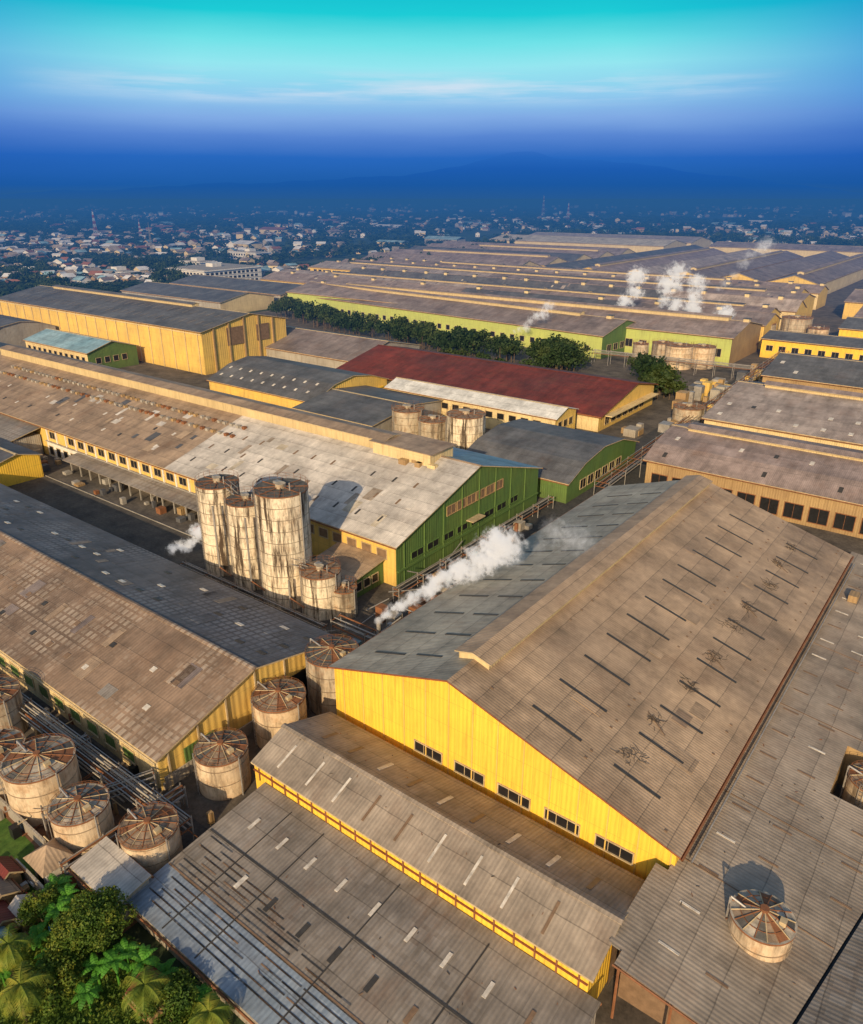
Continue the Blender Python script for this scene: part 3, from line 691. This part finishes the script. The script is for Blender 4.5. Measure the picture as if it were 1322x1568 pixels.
# ------------------------------------------------------------------ ground
def ground_mat():
    k=N('ground_earth_and_fields'); p=k.n('ShaderNodeNewGeometry').outputs['Position']
    a=k.ramp(k.noise(p,.004,6,.7),[(.35,(.025,.05,.02,1)),(.5,(.04,.07,.03,1)),(.62,(.08,.085,.045,1)),(.74,(.13,.11,.07,1))])
    b=k.ramp(k.noise(p,.05,5,.7),[(.35,.55),(.65,1.2)]); col=k.mix(1.,a,b,'MULTIPLY')
    return k.finish(bsdf(k,col,.95,k.noise(p,.3,4,.7),.3,.4))
def yard_mat(name,c1,c2,sc=.2):
    k=N(name); p=k.n('ShaderNodeNewGeometry').outputs['Position']
    a=k.ramp(k.noise(p,sc,7,.7),[(.35,c1+(1,)),(.62,c2+(1,))])
    b=k.ramp(k.noise(p,2.,5,.7),[(.35,.7),(.65,1.1)]); col=k.mix(1.,a,b,'MULTIPLY')
    return k.finish(bsdf(k,col,.9,k.noise(p,3,4,.7),.3,.05))
def sheet(name,P,z,mat):
    me=bpy.data.meshes.new(name); me.from_pydata([(x,y,z) for x,y in P],[],[tuple(range(len(P)))]); me.materials.append(mat)
    o=bpy.data.objects.new(name,me); bpy.context.collection.objects.link(o); return o
S=45000
sheet('ground',[(-S,-S),(S,-S),(S,S),(-S,S)],0,ground_mat())
sheet('factory_yard_pavement',[(-340,28),(60,28),(60,850),(-340,850)],.004,yard_mat('yard_worn_concrete',(.06,.052,.045),(.15,.125,.10)))
sheet('dirt_yard',[(-110,16.5),(-50,16.5),(-50,28),(-110,28)],.008,yard_mat('dirt_red_brown',(.12,.055,.028),(.24,.135,.075)))
asp=yard_mat('asphalt',(.045,.045,.045),(.075,.07,.065),.5)
sheet('front_road',[(-230,29.5),(-52,29.5),(-52,32.4),(-230,32.4)],.012,asp)
sheet('inner_road',[(-330,62),(-105,62),(-105,75.5),(-330,75.5)],.012,yard_mat('road_dusty',(.06,.052,.046),(.12,.105,.085)))
sheet('cross_road',[(-71,84),(-55,84),(-60,300),(-76,300)],.012,asp)
sheet('grass',[(-82,9),(-37,9),(-37,20.8),(-57,17.5),(-66,20.5),(-82,20.5)],.02,yard_mat('grass_patch',(.035,.09,.012),(.09,.16,.025),.6))
E=empty('road_kerb'); d=MB(); d.box(-230,-64,29.2,29.35,0,.15,'conc'); d.box(-330,-106,61.7,61.85,0,.15,'conc'); d.box(-330,-106,75.6,75.75,0,.15,'conc'); d.build('kerbs',E)
E=empty('boundary_wall'); d=MB(); d.box(-84,-64,20.8,21.0,0,1.6,'greyw'); d.box(-64,-57,18.0,18.2,0,1.6,'greyw'); d.build('wall',E)

# ------------------------------------------------------------------ vegetation
def leaf_mat(name,cs,sc=.6):
    k=N(name); p=k.n('ShaderNodeNewGeometry').outputs['Position']
    col=k.ramp(k.noise(p,sc,6,.8),[(.36,cs[0]+(1,)),(.5,cs[1]+(1,)),(.64,cs[2]+(1,))])
    b=bsdf(k,col,.6,spec=.2); t=k.n('ShaderNodeBsdfTranslucent'); k.l(col,t.inputs[0])
    m=k.n('ShaderNodeMixShader'); m.inputs[0].default_value=.3; k.l(b,m.inputs[1]); k.l(t.outputs[0],m.inputs[2])
    return k.finish(m.outputs[0])
LM=leaf_mat('foliage_broadleaf',((.035,.08,.012),(.09,.15,.02),(.24,.24,.03)))
LB=leaf_mat('foliage_banana',((.05,.17,.02),(.09,.28,.03),(.16,.36,.05)),.3)
LP=leaf_mat('foliage_palm',((.10,.16,.02),(.20,.24,.03),(.36,.32,.045)),.4)
LD=leaf_mat('foliage_distant',((.014,.034,.012),(.035,.062,.018),(.08,.10,.024)),.05)
BK=plain('bark',(.11,.075,.05),.9,scale=4)
def quads_obj(name,C,Nn,U,size,mat,parent=None,asp=1.0):
    n=len(C); U=U-(U*Nn).sum(1)[:,None]*Nn; U/=np.linalg.norm(U,axis=1)[:,None]+1e-9; V=np.cross(Nn,U)
    s=size[:,None]; a=U*s; b=V*s*asp
    v=np.stack([C-a,C-b*.8,C+a,C+b*.8],1).reshape(-1,3)
    me=bpy.data.meshes.new(name); me.vertices.add(4*n); me.vertices.foreach_set('co',v.ravel())
    me.loops.add(4*n); me.loops.foreach_set('vertex_index',np.arange(4*n)); me.polygons.add(n)
    me.polygons.foreach_set('loop_start',np.arange(0,4*n,4)); me.polygons.foreach_set('loop_total',np.full(n,4))
    me.materials.append(mat); me.update(); me.validate()
    o=bpy.data.objects.new(name,me); bpy.context.collection.objects.link(o)
    if parent: o.parent=parent
    return o
def cloud(c,rad,n,clumps,cr):
    c=np.array(c);rad=np.array(rad)
    d=np.random.normal(size=(clumps,3)); d/=np.linalg.norm(d,axis=1)[:,None]; d[:,2]=np.where(d[:,2]<-.35,-d[:,2],d[:,2])
    cc=c+d*rad*(np.random.uniform(.35,1,(clumps,1))**.6)
    cs=cr*np.random.uniform(.6,1.25,clumps)
    k=np.random.randint(0,clumps,n); q=np.random.normal(size=(n,3)); q/=np.linalg.norm(q,axis=1)[:,None]
    pos=cc[k]+q*cs[k][:,None]*np.random.uniform(.6,1.05,(n,1))*np.array([1,1,.75])
    nn=q+np.random.normal(size=(n,3))*.5; nn/=np.linalg.norm(nn,axis=1)[:,None]
    return pos,nn
def tree(name,x,y,h,rad,n,leaf,mat=LM,clumps=26):
    E=empty(name); d=MB(); d.tube((x,y,0),(x+.1,y,h*.55),rad*.10,BK,8,rad*.06)
    for i in range(8):
        a=i*.8;q=random.uniform(.4,.8); d.tube((x+.05,y,h*random.uniform(.35,.55)),(x+rad*q*math.cos(a),y+rad*q*math.sin(a),h*random.uniform(.65,.9)),rad*.045,BK,5,rad*.015)
    d.build('trunk_and_limbs',E)
    P,Nn=cloud((x,y,h*.68),(rad*.8,rad*.8,h*.28),n,clumps,rad*.34)
    quads_obj('crown',P,Nn,np.random.normal(size=P.shape),leaf*np.random.uniform(.6,1.3,len(P)),mat,E,.6)
def palm(name,x,y,h,L=3.2,nf=16,lean=(.4,.2)):
    E=empty(name); d=MB(); N_=6; pts=[Vector((x+lean[0]*(i/N_)**2,y+lean[1]*(i/N_)**2,h*i/N_)) for i in range(N_+1)]
    for i in range(N_): d.tube(pts[i],pts[i+1],.17-.01*i,BK,7,.16-.01*i)
    top=pts[-1]; d.build('trunk',E); f=MB()
    for i in range(nf):
        az=i*2.399+random.uniform(-.2,.2); up=.9-1.2*(i/nf); dr=Vector((math.cos(az),math.sin(az),0)); sd=Vector((-dr.y,dr.x,0)); prev=top; dz=up; seg=18; LL=L*random.uniform(.8,1.1)
        for j in range(seg):
            t=(j+1)/seg; st=LL/seg; dirv=(dr*math.cos(dz)+Vector((0,0,math.sin(dz)))); p=prev+dirv*st; dz-=.11
            f.tube(prev,p,.025,LP,3)
            w=.7*math.sin(math.pi*min(1,.12+t*.88))+.1
            for s in(-1,1):
                for o in (0,.5):
                    b=dirv*.035; w_=w*random.uniform(.75,1.1); base=prev.lerp(p,o)
                    tip=base+sd*s*w_+dirv*.3-Vector((0,0,w_*random.uniform(.3,.7))); f.face([base-b,base+b,tip],[(0,0),(1,0),(0,1)],LP)
            prev=p
    f.build('fronds',E)
def banana(name,x,y,h,L=1.9,nf=10):
    E=empty(name); d=MB(); d.tube((x,y,0),(x,y,h),.13,LB,7,.07); d.build('stem',E); f=MB()
    for i in range(nf):
        az=i*2.399+random.random(); dz=random.uniform(.4,1.25); dr=Vector((math.cos(az),math.sin(az),0)); sd=Vector((-dr.y,dr.x,0)); prev=Vector((x,y,h)); seg=8; pw=.05
        for j in range(seg):
            t=(j+1)/seg; dv=dr*math.cos(dz)+Vector((0,0,math.sin(dz))); p=prev+dv*L/seg; dz-=.26; w=.27*math.sin(math.pi*min(.97,.1+t*.87))+.02
            for s in(-1,1):
                w2=w*random.uniform(.75,1.1)
                f.face([prev,p-dv*.03,p-dv*.03+sd*s*w2-Vector((0,0,w*.3)),prev+sd*s*pw-Vector((0,0,pw*.3))],[(0,0),(1,0),(1,1),(0,1)],LB)
            prev=p;pw=w
    f.build('leaves',E)
tree('mango_tree',-50.0,18.2,5.6,3.3,17000,.13,clumps=46)
tree('mango_tree',-48.6,13.6,4.0,2.6,8000,.13)
tree('broadleaf_tree',-56.2,16.6,3.6,2.0,6000,.12)
tree('broadleaf_tree',-40,18.5,3.2,2.4,7000,.13)
for (x,y,h) in((-55.2,18.6,2.6),(-53.6,15.2,2.4),(-46.2,18.8,2.6),(-44.6,19.2,2.2),(-50.6,14.8,2.6),(-47,16.6,2.4),(-42.6,20,1.8),(-53,11.8,2.4),(-45.6,15,2.4),(-38.5,20.6,1.6),(-57.5,18.8,2.0),(-54.3,17.2,2.8),(-45.8,17.6,2.9)):
    banana('banana_plant',x,y,h,random.uniform(1.3,1.8))
palm('palm_tree',-53.4,12.6,4.2,2.6); palm('palm_tree',-42.2,17.6,3.4,2.6); palm('palm_tree',-56,10,4.5,3.0); palm('palm_tree',-49,11.5,4.4,2.6); palm('palm_tree',-36.6,19.4,3.2,2.4)
n=32000; X=np.random.uniform(-66,-34,n);Y=np.random.uniform(8,21,n); keep=(Y<20.6)&~((X<-57)&(Y>15.5)); X=X[keep];Y=Y[keep]
hh=.5+.9*np.abs(np.sin(X*1.3+Y*.7)*np.cos(Y*1.1-X*.4)); Z=np.random.uniform(0,1,len(X))*hh
P=np.stack([X,Y,Z],1); q=np.random.normal(size=P.shape)*.7+np.array([0,0,1]); q/=np.linalg.norm(q,axis=1)[:,None]
quads_obj('undergrowth',P,q,np.random.normal(size=P.shape),.15*np.random.uniform(.5,1.4,len(P)),LM,None,.6)
def belt(name,pts,n,rad,h,leaf,per=260,mat=LD):
    Ps=[];Ns=[];d=MB()
    for i in range(n):
        t=random.random()*(len(pts)-1); j=int(t); t-=j; x=pts[j][0]*(1-t)+pts[j+1][0]*t+random.uniform(-1,1)*pts[j][2]; y=pts[j][1]*(1-t)+pts[j+1][1]*t+random.uniform(-1,1)*pts[j][2]
        r=rad*random.uniform(.6,1.35);H_=h*random.uniform(.7,1.25); d.tube((x,y,0),(x,y,H_*.6),.25,BK,5,.12)
        p,q=cloud((x,y,H_*.6),(r*.8,r*.8,H_*.33),per,9,r*.45); Ps.append(p);Ns.append(q)
    P=np.concatenate(Ps);q=np.concatenate(Ns); E=empty(name); d.build('trunks',E)
    quads_obj('crowns',P,q,np.random.normal(size=P.shape),leaf*np.random.uniform(.6,1.4,len(P)),mat,E,.8)
belt('tree_belt',[(-325,283,5),(-270,266,6),(-220,258,6),(-180,252,6),(-133,250,6),(-131,250,5)],150,5.2,9.5,.5,360)
belt('tree_belt',[(-104,262,4),(-88,240,5),(-84,232,3)],26,4.2,8,.5,330)
belt('tree_belt',[(-170,232,3),(-120,230,3)],16,3.6,6,.5,300)
belt('tree_belt',[(-470,318,10),(-560,380,30),(-640,400,30)],130,6,10,.9,160)
belt('tree_belt',[(-450,420,12),(-440,640,14),(-500,760,20),(-600,1060,20)],170,6,11,1.0,130)
belt('tree_belt',[(-640,1060,20),(-300,1090,25),(-80,1000,30)],130,8,13,1.3,110)
belt('tree_belt',[(-470,240,12),(-620,290,20),(-760,330,20)],120,6,9,.9,150)
belt('tree_belt',[(-118,352,4),(-96,350,3)],6,4,7,.5,250)

fd=np.array([-math.sin(R(37.5)),math.cos(R(37.5))]); rt=np.array([math.cos(R(37.5)),math.sin(R(37.5))])
def in_plant(x,y): return (-580<x<60) and y<1040 and (x>-455 or (y>480) or y<-50) or (x>-520 and 335<y<400)
n=24000; dist=1/np.random.uniform(1/6500,1/480,n); lat=np.random.uniform(-.72,.72,n)*dist
PX=fd[0]*dist+rt[0]*lat; PY=fd[1]*dist+rt[1]*lat
dens=np.sin(PX*.004+1)+np.sin(PY*.0047)+np.sin((PX+PY)*.011)*.7+np.random.normal(size=n)*.9
ok=np.array([ (not in_plant(x,y)) for x,y in zip(PX,PY)])&(dens>-.9)
PX=PX[ok];PY=PY[ok];dist=dist[ok]; per=20
rr=np.clip(dist/170,4,18)
q=np.random.normal(size=(len(PX),per,3)); q/=np.linalg.norm(q,axis=2)[...,None]; q[...,2]=np.abs(q[...,2])
C=np.stack([PX,PY,np.full(len(PX),3.)],1)[:,None,:]+q*rr[:,None,None]*np.array([1.25,1.25,.0])*np.random.uniform(.4,1,(len(PX),per,1))
C[...,2]+=q[...,2]*np.clip(rr,4,9)[:,None]*.8
Nn=q*.8+np.array([0,0,.7]); Nn/=np.linalg.norm(Nn,axis=2)[...,None]
quads_obj('distant_trees',C.reshape(-1,3),Nn.reshape(-1,3),np.random.normal(size=(C.size//3,3)),np.repeat(rr*.36,per)*np.random.uniform(.6,1.4,C.size//3),LD,None,.8)
def town(name,n,dmin,dmax,matset):
    d=MB(); cnt=0
    while cnt<n:
        D=1/random.uniform(1/dmax,1/dmin); L=random.uniform(-.66,.66)*D
        x=fd[0]*D+rt[0]*L;y=fd[1]*D+rt[1]*L
        if in_plant(x,y): continue
        if math.sin(x*.0061+2)+math.sin(y*.0052)+math.sin((x-y)*.013)*.6+random.gauss(0,.9)<.55: continue
        cnt+=1; sc=1+D/3800; w=random.uniform(3.5,7.5)*sc;l=random.uniform(5,10)*sc;h=random.choice([3,3.2,6,4])*sc; rz=h+w*.28
        a=random.choice([0,.5,1.57,2.1]); ca,sa=math.cos(a),math.sin(a)
        t=lambda u,v,z:(x+u*ca-v*sa,y+u*sa+v*ca,z)
        wm=random.choice(['whitew','cream','greyw','tanw']); rm_=random.choice(matset)
        uv=[(0,0),(w,0),(w,h),(0,h)]
        for (A,B) in(((-w/2,-l/2),(w/2,-l/2)),((w/2,-l/2),(w/2,l/2)),((w/2,l/2),(-w/2,l/2)),((-w/2,l/2),(-w/2,-l/2))):
            d.face([t(*A,0),t(*B,0),t(*B,h),t(*A,h)],uv,wm)
        e=.5
        for s in(-1,1):
            d.face([t(s*(w/2+e),-l/2-e,h-.2),t(s*(w/2+e),l/2+e,h-.2),t(0,l/2+e,rz),t(0,-l/2-e,rz)],[(0,0),(l,0),(l,4),(0,4)],rm_)
            d.face([t(-w/2,s*l/2,h),t(w/2,s*l/2,h),t(0,s*l/2,rz-.1)],[(0,0),(w,0),(w/2,2)],wm)
        for u in(-w*.25,w*.25): d.face([t(u-.6,-l/2-.05,1),t(u+.6,-l/2-.05,1),t(u+.6,-l/2-.05,2.3),t(u-.6,-l/2-.05,2.3)],uv,'dark')
        d.face([t(w/2+.05,-l*.3,1),t(w/2+.05,l*.1,1),t(w/2+.05,l*.1,2.3),t(w/2+.05,-l*.3,2.3)],uv,'dark')
    return d.build(name)
M['terra']=plain('roof_terracotta',(.28,.11,.065),.8,scale=.1); M['wroof']=plain('roof_pale',(.66,.64,.62),.6,scale=.1)
town('town_houses',2400,540,5200,['terra','wroof','wroof','grey','grey2','blue','lilac3','lilac4'])
E=empty('town_warehouses'); d=MB()
for i in range(46):
    D=1/random.uniform(1/4500,1/900);L=random.uniform(-.6,.6)*D; x=fd[0]*D+rt[0]*L;y=fd[1]*D+rt[1]*L
    if in_plant(x,y) or in_plant(x+60,y): continue
    w=random.uniform(12,24);l=random.uniform(24,60);h=random.uniform(5,8); d.box(x,x+l,y,y+w,0,h,random.choice(['whitew','cream','greyw'])); m_=random.choice(['wroof','blue','terra','lilac'])
    slab(d,'X',(y-1,h),(y+w/2,h+w*.15),x-1,x+l+1,0,.3,m_); slab(d,'X',(y+w/2,h+w*.15),(y+w+1,h),x-1,x+l+1,0,.3,m_)
d.build('sheds',E)
def mast(name,x,y,h,w,mats=('red_p','white_p')):
    E=empty(name); d=MB(); k=10; q=w*.05+.05
    for i in range(k):
        z0=h*i/k;z1=h*(i+1)/k;w0=w*(1-i/k*.85);w1=w*(1-(i+1)/k*.85); mm=mats[i%2]
        c0=[(x+sx*w0,y+sy*w0,z0) for sx,sy in((-1,-1),(1,-1),(1,1),(-1,1))];c1=[(x+sx*w1,y+sy*w1,z1) for sx,sy in((-1,-1),(1,-1),(1,1),(-1,1))]
        for j in range(4):
            d.tube(c0[j],c1[j],q,mm,4); d.tube(c0[j],c1[(j+1)%4],q*.6,mm,4); d.tube(c1[j],c1[(j+1)%4],q*.6,mm,4)
    d.tube((x,y,h),(x,y,h+4),.15,mats[0],4); d.build('lattice',E)
mast('radio_mast',-1050,600,40,2.6); mast('radio_mast',-700,456,32,1.3,('steel','steel')); mast('radio_mast',-1280,2250,60,4); mast('radio_mast',-1020,650,26,2)
mast('radio_mast',-900,1700,44,3)

# mountain
def hill(name,D,az0,az1,prof,mat):
    n=200; V=[];F=[]; rows=7
    for j in range(rows):
        for i in range(n):
            t=i/(n-1); a=az0+(az1-az0)*t; h=prof(t)*(j/(rows-1)); dd=D+j*D*.03
            u=math.tan(a)*dd; V.append((fd[0]*dd+rt[0]*u,fd[1]*dd+rt[1]*u,h))
    for j in range(rows-1):
        for i in range(n-1): F.append((j*n+i,j*n+i+1,(j+1)*n+i+1,(j+1)*n+i))
    me=bpy.data.meshes.new(name); me.from_pydata(V,[],F); me.materials.append(mat); me.update()
    o=bpy.data.objects.new(name,me); bpy.context.collection.objects.link(o)
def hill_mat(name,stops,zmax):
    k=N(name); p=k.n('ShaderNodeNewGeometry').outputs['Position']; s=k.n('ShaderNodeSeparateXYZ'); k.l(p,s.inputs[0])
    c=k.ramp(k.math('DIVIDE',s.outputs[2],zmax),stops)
    e=k.n('ShaderNodeEmission'); k.l(c,e.inputs[0]); b=k.n('ShaderNodeBsdfDiffuse'); b.inputs[0].default_value=(.04,.06,.05,1)  # haze painted as emission, graded by height toward the sky colour
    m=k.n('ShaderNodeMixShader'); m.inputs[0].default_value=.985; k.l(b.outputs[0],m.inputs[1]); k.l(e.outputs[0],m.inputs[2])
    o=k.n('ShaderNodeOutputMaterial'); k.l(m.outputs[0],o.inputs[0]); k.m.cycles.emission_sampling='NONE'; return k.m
def pf(t):
    g=lambda c,w:math.exp(-((t-c)/w)**2)
    return 150*g(.598,.022)+160*g(.57,.035)+560*g(.60,.15)+460*g(.72,.17)+380*g(.35,.22)+16*math.sin(t*90)+10*math.sin(t*211)+18*math.sin(t*47+1)
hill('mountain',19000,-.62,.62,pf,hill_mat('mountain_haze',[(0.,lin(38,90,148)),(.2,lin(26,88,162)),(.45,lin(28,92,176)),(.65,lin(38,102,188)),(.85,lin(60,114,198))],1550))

# ------------------------------------------------------------------ steam
def steam(name,path,r0,r1,dens,n=14,jit=.3):
    k=N(name+'_vapour'); tc=k.n('ShaderNodeTexCoord').outputs['Object']; geo=k.n('ShaderNodeNewGeometry').outputs['Position']
    ln=k.n('ShaderNodeVectorMath',operation='LENGTH'); k.l(tc,ln.inputs[0])
    fo=k.math('SUBTRACT',1.,ln.outputs['Value'],clamp=True)
    ns=k.noise(geo,1.9/(r1**.7),6,.72)
    edge=k.math('MULTIPLY',fo,4.,clamp=True)
    dd=k.math('MULTIPLY',k.math('SUBTRACT',k.math('ADD',k.math('MULTIPLY',ns,1.5),k.math('MULTIPLY',fo,.5)),.96,clamp=True),dens*6)
    dd=k.math('MULTIPLY',dd,edge)
    v=k.n('ShaderNodeVolumePrincipled'); v.inputs['Color'].default_value=(.99,.98,.97,1); k.l(dd,v.inputs['Density']); v.inputs['Anisotropy'].default_value=0
    k.l(k.math('MULTIPLY',dd,.34),v.inputs['Emission Strength']); v.inputs['Emission Color'].default_value=(1,.93,.86,1)  # glow added to the vapour for scattered light the volume lacks
    o=k.n('ShaderNodeOutputMaterial'); k.l(v.outputs[0],o.inputs['Volume']); k.m.cycles.emission_sampling='NONE'
    E=empty(name)
    bm=bmesh.new(); bmesh.ops.create_icosphere(bm,subdivisions=2,radius=1.0); me=bpy.data.meshes.new('puff'); bm.to_mesh(me); bm.free(); me.materials.append(k.m)
    for i in range(n):
        t=i/(n-1); q=t*(len(path)-1); j=min(int(q),len(path)-2); q-=j; p=Vector(path[j]).lerp(Vector(path[j+1]),q); r=(r0+(r1-r0)*t)*random.uniform(.8,1.2)
        p+=Vector([random.uniform(-1,1)*r*jit for _ in range(3)])
        ob=bpy.data.objects.new('puff',me); bpy.context.collection.objects.link(ob); ob.parent=E; ob.location=p; ob.scale=(r,r,r*.85)
steam('steam_plume',[(-60.5,66.8,6.3),(-58.3,69,8.2),(-55,72,10.8),(-51.5,76,13.8),(-48,79,15.8)],.9,3.6,.85,22,.35)
steam('steam_plume',[(-48,79,15.5),(-44,82,16.5),(-40,86,18)],2.4,3.4,.07,6,.4)
steam('steam_plume',[(-113,69,.8),(-110,70,2.4),(-106.5,72,4.8)],1.3,2.8,.7,9,.4)
steam('steam_plume',[(-145,326,11),(-143,328,17),(-139,331,26)],3.2,6.5,.32,10,.4)
steam('steam_plume',[(-118,328,11),(-122,330,19),(-124,332,30)],3.5,7,.3,10,.45)
steam('steam_plume',[(-108,326,11),(-112,328,17),(-112,330,26)],3.8,6.5,.25,9,.45)
steam('steam_plume',[(-98,322,12),(-96,324,17)],3,5,.25,5,.4)
steam('steam_plume',[(-165,272,8),(-160,275,12),(-154,280,17)],2.2,4.6,.22,7,.4)
steam('steam_plume',[(-130,420,14),(-124,430,26),(-114,440,38)],4,8,.06,7,.4)

# ------------------------------------------------------------------ sun, sky, camera
el=R(SUN_EL); az=R(SUN_AZ)
dirv=Vector((-math.sin(az)*math.cos(el),math.cos(az)*math.cos(el),-math.sin(el)))
sl=bpy.data.lights.new('sun','SUN'); sl.energy=5.0; sl.angle=R(.5); sl.color=(1,.77,.47)
so=bpy.data.objects.new('sun',sl); so.rotation_euler=dirv.to_track_quat('-Z','Y').to_euler(); bpy.context.collection.objects.link(so)
w=bpy.data.worlds.new('World'); bpy.context.scene.world=w; w.use_nodes=True; t=w.node_tree; t.nodes.clear()
k=N.__new__(N); k.t=t; k.m=None
sky=k.n('ShaderNodeTexSky'); sky.sky_type='NISHITA'; sky.sun_disc=False; sky.sun_elevation=el
sd=-dirv; sky.sun_rotation=math.atan2(sd.x,sd.y); sky.air_density=1.2; sky.dust_density=2.0
g=k.n('ShaderNodeTexCoord').outputs['Generated']; sx=k.n('ShaderNodeSeparateXYZ'); k.l(g,sx.inputs[0]); z=sx.outputs[2]
wv=k.noise(k.mapv(g,(1.2,1.2,9)),1.6,5,.6)
zz=k.math('ADD',z,k.math('MULTIPLY',k.math('SUBTRACT',wv,.5),.02))
zr=k.math('DIVIDE',zz,.25)
cen=k.ramp(zr,[(0.,lin(42,94,148)),(.05,lin(30,92,166)),(.17,lin(40,104,190)),(.26,lin(88,134,210)),(.34,lin(128,170,228)),(.42,lin(144,202,238)),(.54,lin(148,230,240)),(.63,lin(112,226,232)),(.74,lin(30,204,214)),(1.,lin(0,160,196))])
edg=k.ramp(zr,[(0.,lin(38,88,144)),(.05,lin(26,86,160)),(.17,lin(34,94,182)),(.26,lin(60,112,196)),(.34,lin(74,130,208)),(.42,lin(68,140,214)),(.54,lin(58,150,216)),(.63,lin(42,150,212)),(.74,lin(18,152,204)),(1.,lin(0,126,188))])
dn=k.n('ShaderNodeVectorMath',operation='DOT_PRODUCT'); k.l(g,dn.inputs[0]); ca=R(37.5+1.5); dn.inputs[1].default_value=(-math.sin(ca),math.cos(ca),0)
fa=k.ramp(dn.outputs['Value'],[(.85,0.),(.96,1.)])
cs=k.mix(fa,edg,cen)
cl=k.noise(k.mapv(g,(3.0,3.0,46),(3,1,.35)),1.5,6,.6)
band=k.ramp(z,[(.096,0.),(.110,1.),(.120,.8),(.134,0.)])
fb=k.ramp(dn.outputs['Value'],[(.90,0.),(.97,1.)])
cm=k.math('MULTIPLY',k.math('MULTIPLY',k.ramp(cl,[(.42,0.),(.66,1.)]),band),fb)
cs=k.mix(k.math('MULTIPLY',cm,.8),cs,lin(220,228,242))
vs=k.n('ShaderNodeVectorMath',operation='SCALE'); k.l(cs,vs.inputs[0]); vs.inputs['Scale'].default_value=1/.15
up=k.ramp(z,[(.22,0.),(.38,1.)])
fin=k.mix(up,vs.outputs[0],sky.outputs[0])
bg=k.n('ShaderNodeBackground'); bg.inputs[1].default_value=.15; k.l(fin,bg.inputs[0]); o=k.n('ShaderNodeOutputWorld'); k.l(bg.outputs[0],o.inputs[0])

ca=bpy.data.cameras.new('camera'); ca.sensor_fit='VERTICAL'; ca.sensor_height=36; ca.lens=1150/1568*36; ca.clip_start=.5; ca.clip_end=90000
co=bpy.data.objects.new('camera',ca); co.location=(0,0,60); co.rotation_euler=(R(90-22.82),0,R(37.5)); bpy.context.collection.objects.link(co)
sc=bpy.context.scene; sc.camera=co; sc.view_settings.view_transform='Standard'; sc.view_settings.look='None'; sc.view_settings.exposure=0
